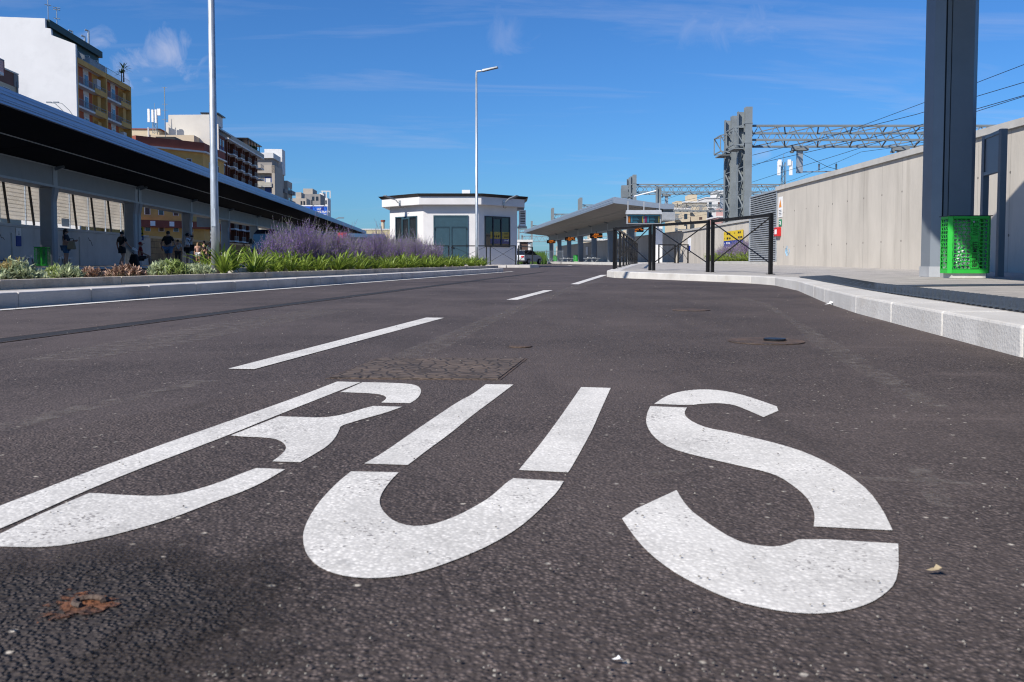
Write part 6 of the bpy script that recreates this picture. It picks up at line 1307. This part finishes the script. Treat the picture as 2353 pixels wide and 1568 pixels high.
# ================================================================== planting
m_lily = M('lily_leaf', (.12, .22, .022), .45, .32, 5, trans=.35, spec=.5, col2=(.36, .46, .07)); m_lilb = M('lily_base', (.34, .38, .16), .6, .1, 6)
m_sage = M('sage_flower', (.26, .105, .55), .8, .22, 40, trans=.3, col2=(.45, .27, .78)); m_sagd = M('sage_calyx', (.32, .20, .36), .85, .3, 40); m_sags = M('sage_stem', (.15, .17, .10), .8, .2, 20)
def lily_parts(seed, n=24, ln=.50):
    rg = random.Random(seed); mb = MB(); bs = MB()
    for k in range(n):
        a = 6.283 * k / n * 3.3 + rg.uniform(-.3, .3); up = rg.uniform(.6, 1.45); L = ln * rg.uniform(.65, 1.1); w0 = rg.uniform(.017, .025); drp = rg.uniform(.5, 1.5)
        d = Vector((math.cos(a), math.sin(a), 0)); s = Vector((-d.y, d.x, 0)); p = d * .015; e = up; prev = None; st = 7
        for j in range(st + 1):
            u = j / st; wd = w0 * (1.0 - .25 * u) if u < .75 else w0 * (1 - u) * 3.2; wd = max(wd, .001); nrm = d * -math.sin(e) + Z * math.cos(e)
            row = (p - s * wd + nrm * .006, p - nrm * .002, p + s * wd + nrm * .006)
            if prev: mb.poly([prev[0], prev[1], row[1], row[0]]); mb.poly([prev[1], prev[2], row[2], row[1]])
            prev = row; p = p + (d * math.cos(e) + Z * math.sin(e)) * (L / st); e -= drp * (u + .15) / st * 1.6
    bs.tube([(0, 0, -.02), (0, 0, .05), (0, 0, .09)], [.045, .035, .02], 8)
    return mb, bs
LILY = []
for q in range(5):
    t = thing('lily_plant', 'strap-leaved green lily plant in the front row of the long planter', 'lily', (0, 0, 0), 'lily plants along the long planter'); a, b = lily_parts(q + 3); a.build('leaves', m_lily, t); b.build('base', m_lilb, t); LILY.append([t, False])
def put(pool, k, loc, rz, s, label=None, group=None):
    t, used = pool[k]
    if used: t = copy_tree(t)
    pool[k][1] = True; t.location = loc; t.rotation_euler = (0, 0, rz); t.scale = (s, s, s)
    if label: t['label'] = label
    if group: t['group'] = group
    return t
def a_for(px, b):
    u = (px - CX) / F; return (u * (K0.y + RN.y * b) - K0.x - RN.x * b) / (RD.x - u * RD.y)
rg = random.Random(17)
a0, a1 = a_for(508, .95), a_for(1108, .95); a = a0; k = 0
while a < a1:
    put(LILY, k % 5, RU(a, rg.uniform(.82, 1.0), .185), rg.uniform(0, 6.28), rg.uniform(.72, 1.0) * (.98 if a < a0 + 5 else .86)); a += rg.uniform(.34, .48); k += 1
a = a0 + .9
while a < a1 - .6: put(LILY, k % 5, RU(a, rg.uniform(1.15, 1.4), .185), rg.uniform(0, 6.28), rg.uniform(.7, .95), 'strap-leaved green lily plant in the second row of the long planter'); a += rg.uniform(.5, .75); k += 1
put(LILY, 2, RU(a_for(478, 1.5), 1.5, .185), 1.0, .85, 'single strap-leaved lily just left of the galvanised lamp post', 'lilies beside the lamp post')
def sage_parts(seed, n=150, H=.85, spread=.55):
    rg = random.Random(seed); fl = MB(); cy = MB(); st = MB()
    for k in range(n):
        a = rg.uniform(0, 6.283); tilt = abs(rg.gauss(0, .42)); L = H * rg.uniform(.62, 1.1) * (1 - .18 * tilt)
        d = Vector((math.cos(a) * math.sin(tilt), math.sin(a) * math.sin(tilt), math.cos(tilt))); b = Vector((rg.gauss(0, .10), rg.gauss(0, .10), 0)); bend = Vector((rg.uniform(-.10, .10), rg.uniform(-.10, .10), -.03))
        P = lambda u: b + d * (L * u) + bend * (u * u)
        if k < (6 if seed % 2 else 2): tilt *= .35; L = H * rg.uniform(1.1, 1.32); d = Vector((math.cos(a) * math.sin(tilt), math.sin(a) * math.sin(tilt), math.cos(tilt)))
        st.tube([P(0), P(.4), P(.75), P(1)], [.0035, .003, .0025, .0015], 3, False)
        spikes = [(lambda u: P(.42 + .58 * u), .58 * L)]
        for q in range(4):
            u0 = rg.uniform(.38, .85); sd = (d * .8 + Vector((rg.uniform(-1, 1), rg.uniform(-1, 1), rg.uniform(-.1, .5))) * .7).normalized(); sl = L * rg.uniform(.12, .26); o = P(u0); st.tube([o, o + sd * sl], .0018, 3, False); spikes.append((lambda u, o=o, sd=sd, sl=sl: o + sd * sl * (.25 + .75 * u), sl))
        for fn, ln in spikes:
            m = max(4, int(ln / .020))
            for j in range(m):
                c = fn((j + rg.random() * .6) / m); r = rg.uniform(.0065, .0115) * (1.15 - .5 * j / m); x = Vector((rg.uniform(-1, 1), rg.uniform(-1, 1), rg.uniform(-1, 1))).normalized(); y = x.cross(Vector((rg.uniform(-1, 1), rg.uniform(-1, 1), .7))).normalized(); c = c + x * r * .7
                (fl if rg.random() < .66 else cy).poly([c - x * r, c + y * r * .75, c + x * r, c - y * r * .75])
    return fl, cy, st
def make_sage(lbl, grp, **k):
    t = thing('russian_sage', lbl, 'sage bush', (0, 0, 0), grp); f, c, s = sage_parts(**k); f.build('flower_spikes', m_sage, t); c.build('calyces', m_sagd, t); s.build('stems', m_sags, t); return [t, False]
SAGE = [make_sage('purple-flowered sage bush in the long planter, its spikes merging with its neighbours', 'purple sage bushes in the long planter', seed=40 + q, H=.84 + .05 * q) for q in range(4)]
k = 0
for (px, b, s, lb) in ((632, 1.55, .86, 'purple sage bush at the near left end of the flower bed'), (655, 1.85, 1.0, None), (690, 1.5, .98, None), (702, 2.2, 1.10, None), (735, 1.75, 1.08, 'tallest purple sage bush with long spikes standing against the dark canopy'), (758, 2.3, 1.05, None), (772, 1.5, .95, None), (800, 1.9, .92, None), (818, 1.45, .88, None), (842, 2.1, .95, None), (862, 1.6, .88, None), (886, 2.0, .90, None), (905, 1.5, .86, None), (928, 1.9, .88, None), (948, 1.5, .84, None), (968, 1.9, .84, None), (985, 1.5, .80, None), (1003, 1.7, .74, 'purple sage bush at the far right end of the flower bed'), (720, 1.35, .82, None), (793, 2.5, 1.0, None), (870, 2.6, .95, None), (640, 2.4, .9, None)):
    put(SAGE, k % 4, RU(a_for(px, b), b, .18), rg.uniform(0, 6.28), s * (.93 if px < 850 else 1.12), lb); k += 1
# tall single spikes
for (px, y, b) in ((708, 492 + 24, 1.7), (757, 520, 1.9)):
    pass
leafball('shrub', 'bright green leafy shrub behind the purple flowers before the left kiosk window', 'shrub', tuple(RU(a_for(942, 2.7), 2.7, .75)), .42, 520, .035, m_leafg, .9, .02)
# low grey-green and dried tufts at the left end of the bed
m_tg = M('tuft_greygreen', (.38, .46, .24), .6, .25, 14, trans=.25, col2=(.58, .62, .40)); m_ty = M('tuft_yellow', (.56, .45, .20), .6, .25, 14, trans=.25, col2=(.50, .42, .20)); m_td = M('tuft_dry', (.42, .27, .20), .8, .25, 14, col2=(.42, .28, .20)); m_tv = M('tuft_green', (.26, .37, .09), .6, .25, 14, trans=.25, col2=(.46, .52, .20))
def tuft(loc, w_, h_, n, mats, label, seed):
    rg = random.Random(seed); t = thing('low_shrub', label, 'shrub', loc); loc = Vector(loc); M_ = [MB() for _ in mats]; st = MB()
    for k in range(n):
        a = rg.uniform(0, 6.283); rr = rg.random() ** .5; c = loc + Vector((math.cos(a) * w_ * rr, math.sin(a) * w_ * rr * .8, 0)); top = h_ * (1.08 - .75 * rr * rr) * rg.uniform(.62, 1.12); c.z += top
        if k % 4 == 0: st.tube([loc + Vector((math.cos(a) * w_ * rr * .3, math.sin(a) * w_ * rr * .25, 0)), c], .004, 3, False)
        mb = M_[min(len(mats) - 1, int((math.cos(a) * rr + 1) / 2 * len(mats) + rg.uniform(-.35, .35)))] if len(mats) > 1 else M_[0]
        for j in range(8):
            b = rg.uniform(0, 6.283); e = rg.uniform(-.1, 1.3); d = Vector((math.cos(b) * math.cos(e), math.sin(b) * math.cos(e), math.sin(e))); s = d.cross(Vector((rg.uniform(-.4, .4), rg.uniform(-.4, .4), 1))).normalized(); L = rg.uniform(.042, .075); o = c - Z * rg.uniform(0, .06)
            mb.poly([o, o + d * L * .5 + s * L * .17, o + d * L, o + d * L * .5 - s * L * .17])
    for mb, m_ in zip(M_, mats): 
        if mb.v: mb.build('leaves', m_, t)
    st.build('stems', m_sags, t)
for i, (px, b, w_, h_, n, mats, lb) in enumerate(((30, .95, .22, .26, 150, (m_ty, m_tg), 'golden dry shrub at the left end of the planter'), (66, .85, .17, .15, 90, (m_tg,), 'grey-green shrub beside the golden one at the left end'), (145, .9, .20, .20, 130, (m_tv, m_tg), 'green and silvery shrub right of the green bin in shade'), (207, .9, .12, .14, 70, (m_td,), 'small dried brown tuft between two grey-green shrubs'), (288, .95, .22, .18, 150, (m_td,), 'wide dried pinkish tuft in front of the seated person'), (388, .95, .24, .27, 190, (m_tg, m_tv), 'largest pale green shrub in front of the walking man'), (452, .9, .23, .19, 170, (m_tg, m_tg), 'pale green shrub at the foot of the galvanised lamp post'), (-25, 1.0, .2, .2, 90, (m_tg,), 'grey-green shrub cut by the left frame edge'))):
    tuft(RU(a_for(px, b), b, .185), w_, h_ * .66, n, mats, lb, i + 60)
mb = MB(); rg = random.Random(9)
for k in range(5200):
    a = rg.uniform(-1, 25); b = rg.choice((rg.uniform(.68, 1.3), rg.uniform(.68, 3.3))); c = RU(a, b, .186); h = rg.uniform(.01, .05) * (2.2 if rg.random() < .08 else 1); w1 = rg.uniform(.003, .008); d = Vector((rg.uniform(-.03, .03), rg.uniform(-.03, .03), h))
    mb.poly([c - RD * w1, c + RD * w1, c + RD * w1 * .3 + d, c - RD * w1 * .3 + d])
tag(mb.build('ground_cover', M('weedy_cover', (.12, .16, .04), .8, .5, 9, trans=.2, col2=(.30, .25, .12))), kind='stuff')
# the flower bed against the lower wall on the right
t = thing('planter', 'small kerbed flower bed at the foot of the lower concrete wall', 'planter', (11, 44, .23)); MB().box(10.72, 10.84, 38.2, 49.5, .2, .36).build('kerb_edge', m_coping, t); MB().box(10.84, 11.49, 38.2, 49.5, .2, .34).build('soil', m_soil, t); MB().box(10.72, 11.49, 49.51, 49.6, .2, .36).build('kerb_edge', m_coping, t)
for q in range(9): put(SAGE, q % 4, (11.25, 39.4 + q * .98, .33), q * 1.3, 1.15 if 1 < q < 6 else .9, 'purple sage bush against the lower concrete wall behind the barriers', 'purple sage bushes at the concrete wall')
for q in range(22): put(LILY, q % 5, (10.98, 38.6 + q * .48, .33), q * 2.1, rg.uniform(.95, 1.25), 'strap-leaved lily plant at the foot of the lower concrete wall', 'lily plants at the concrete wall')
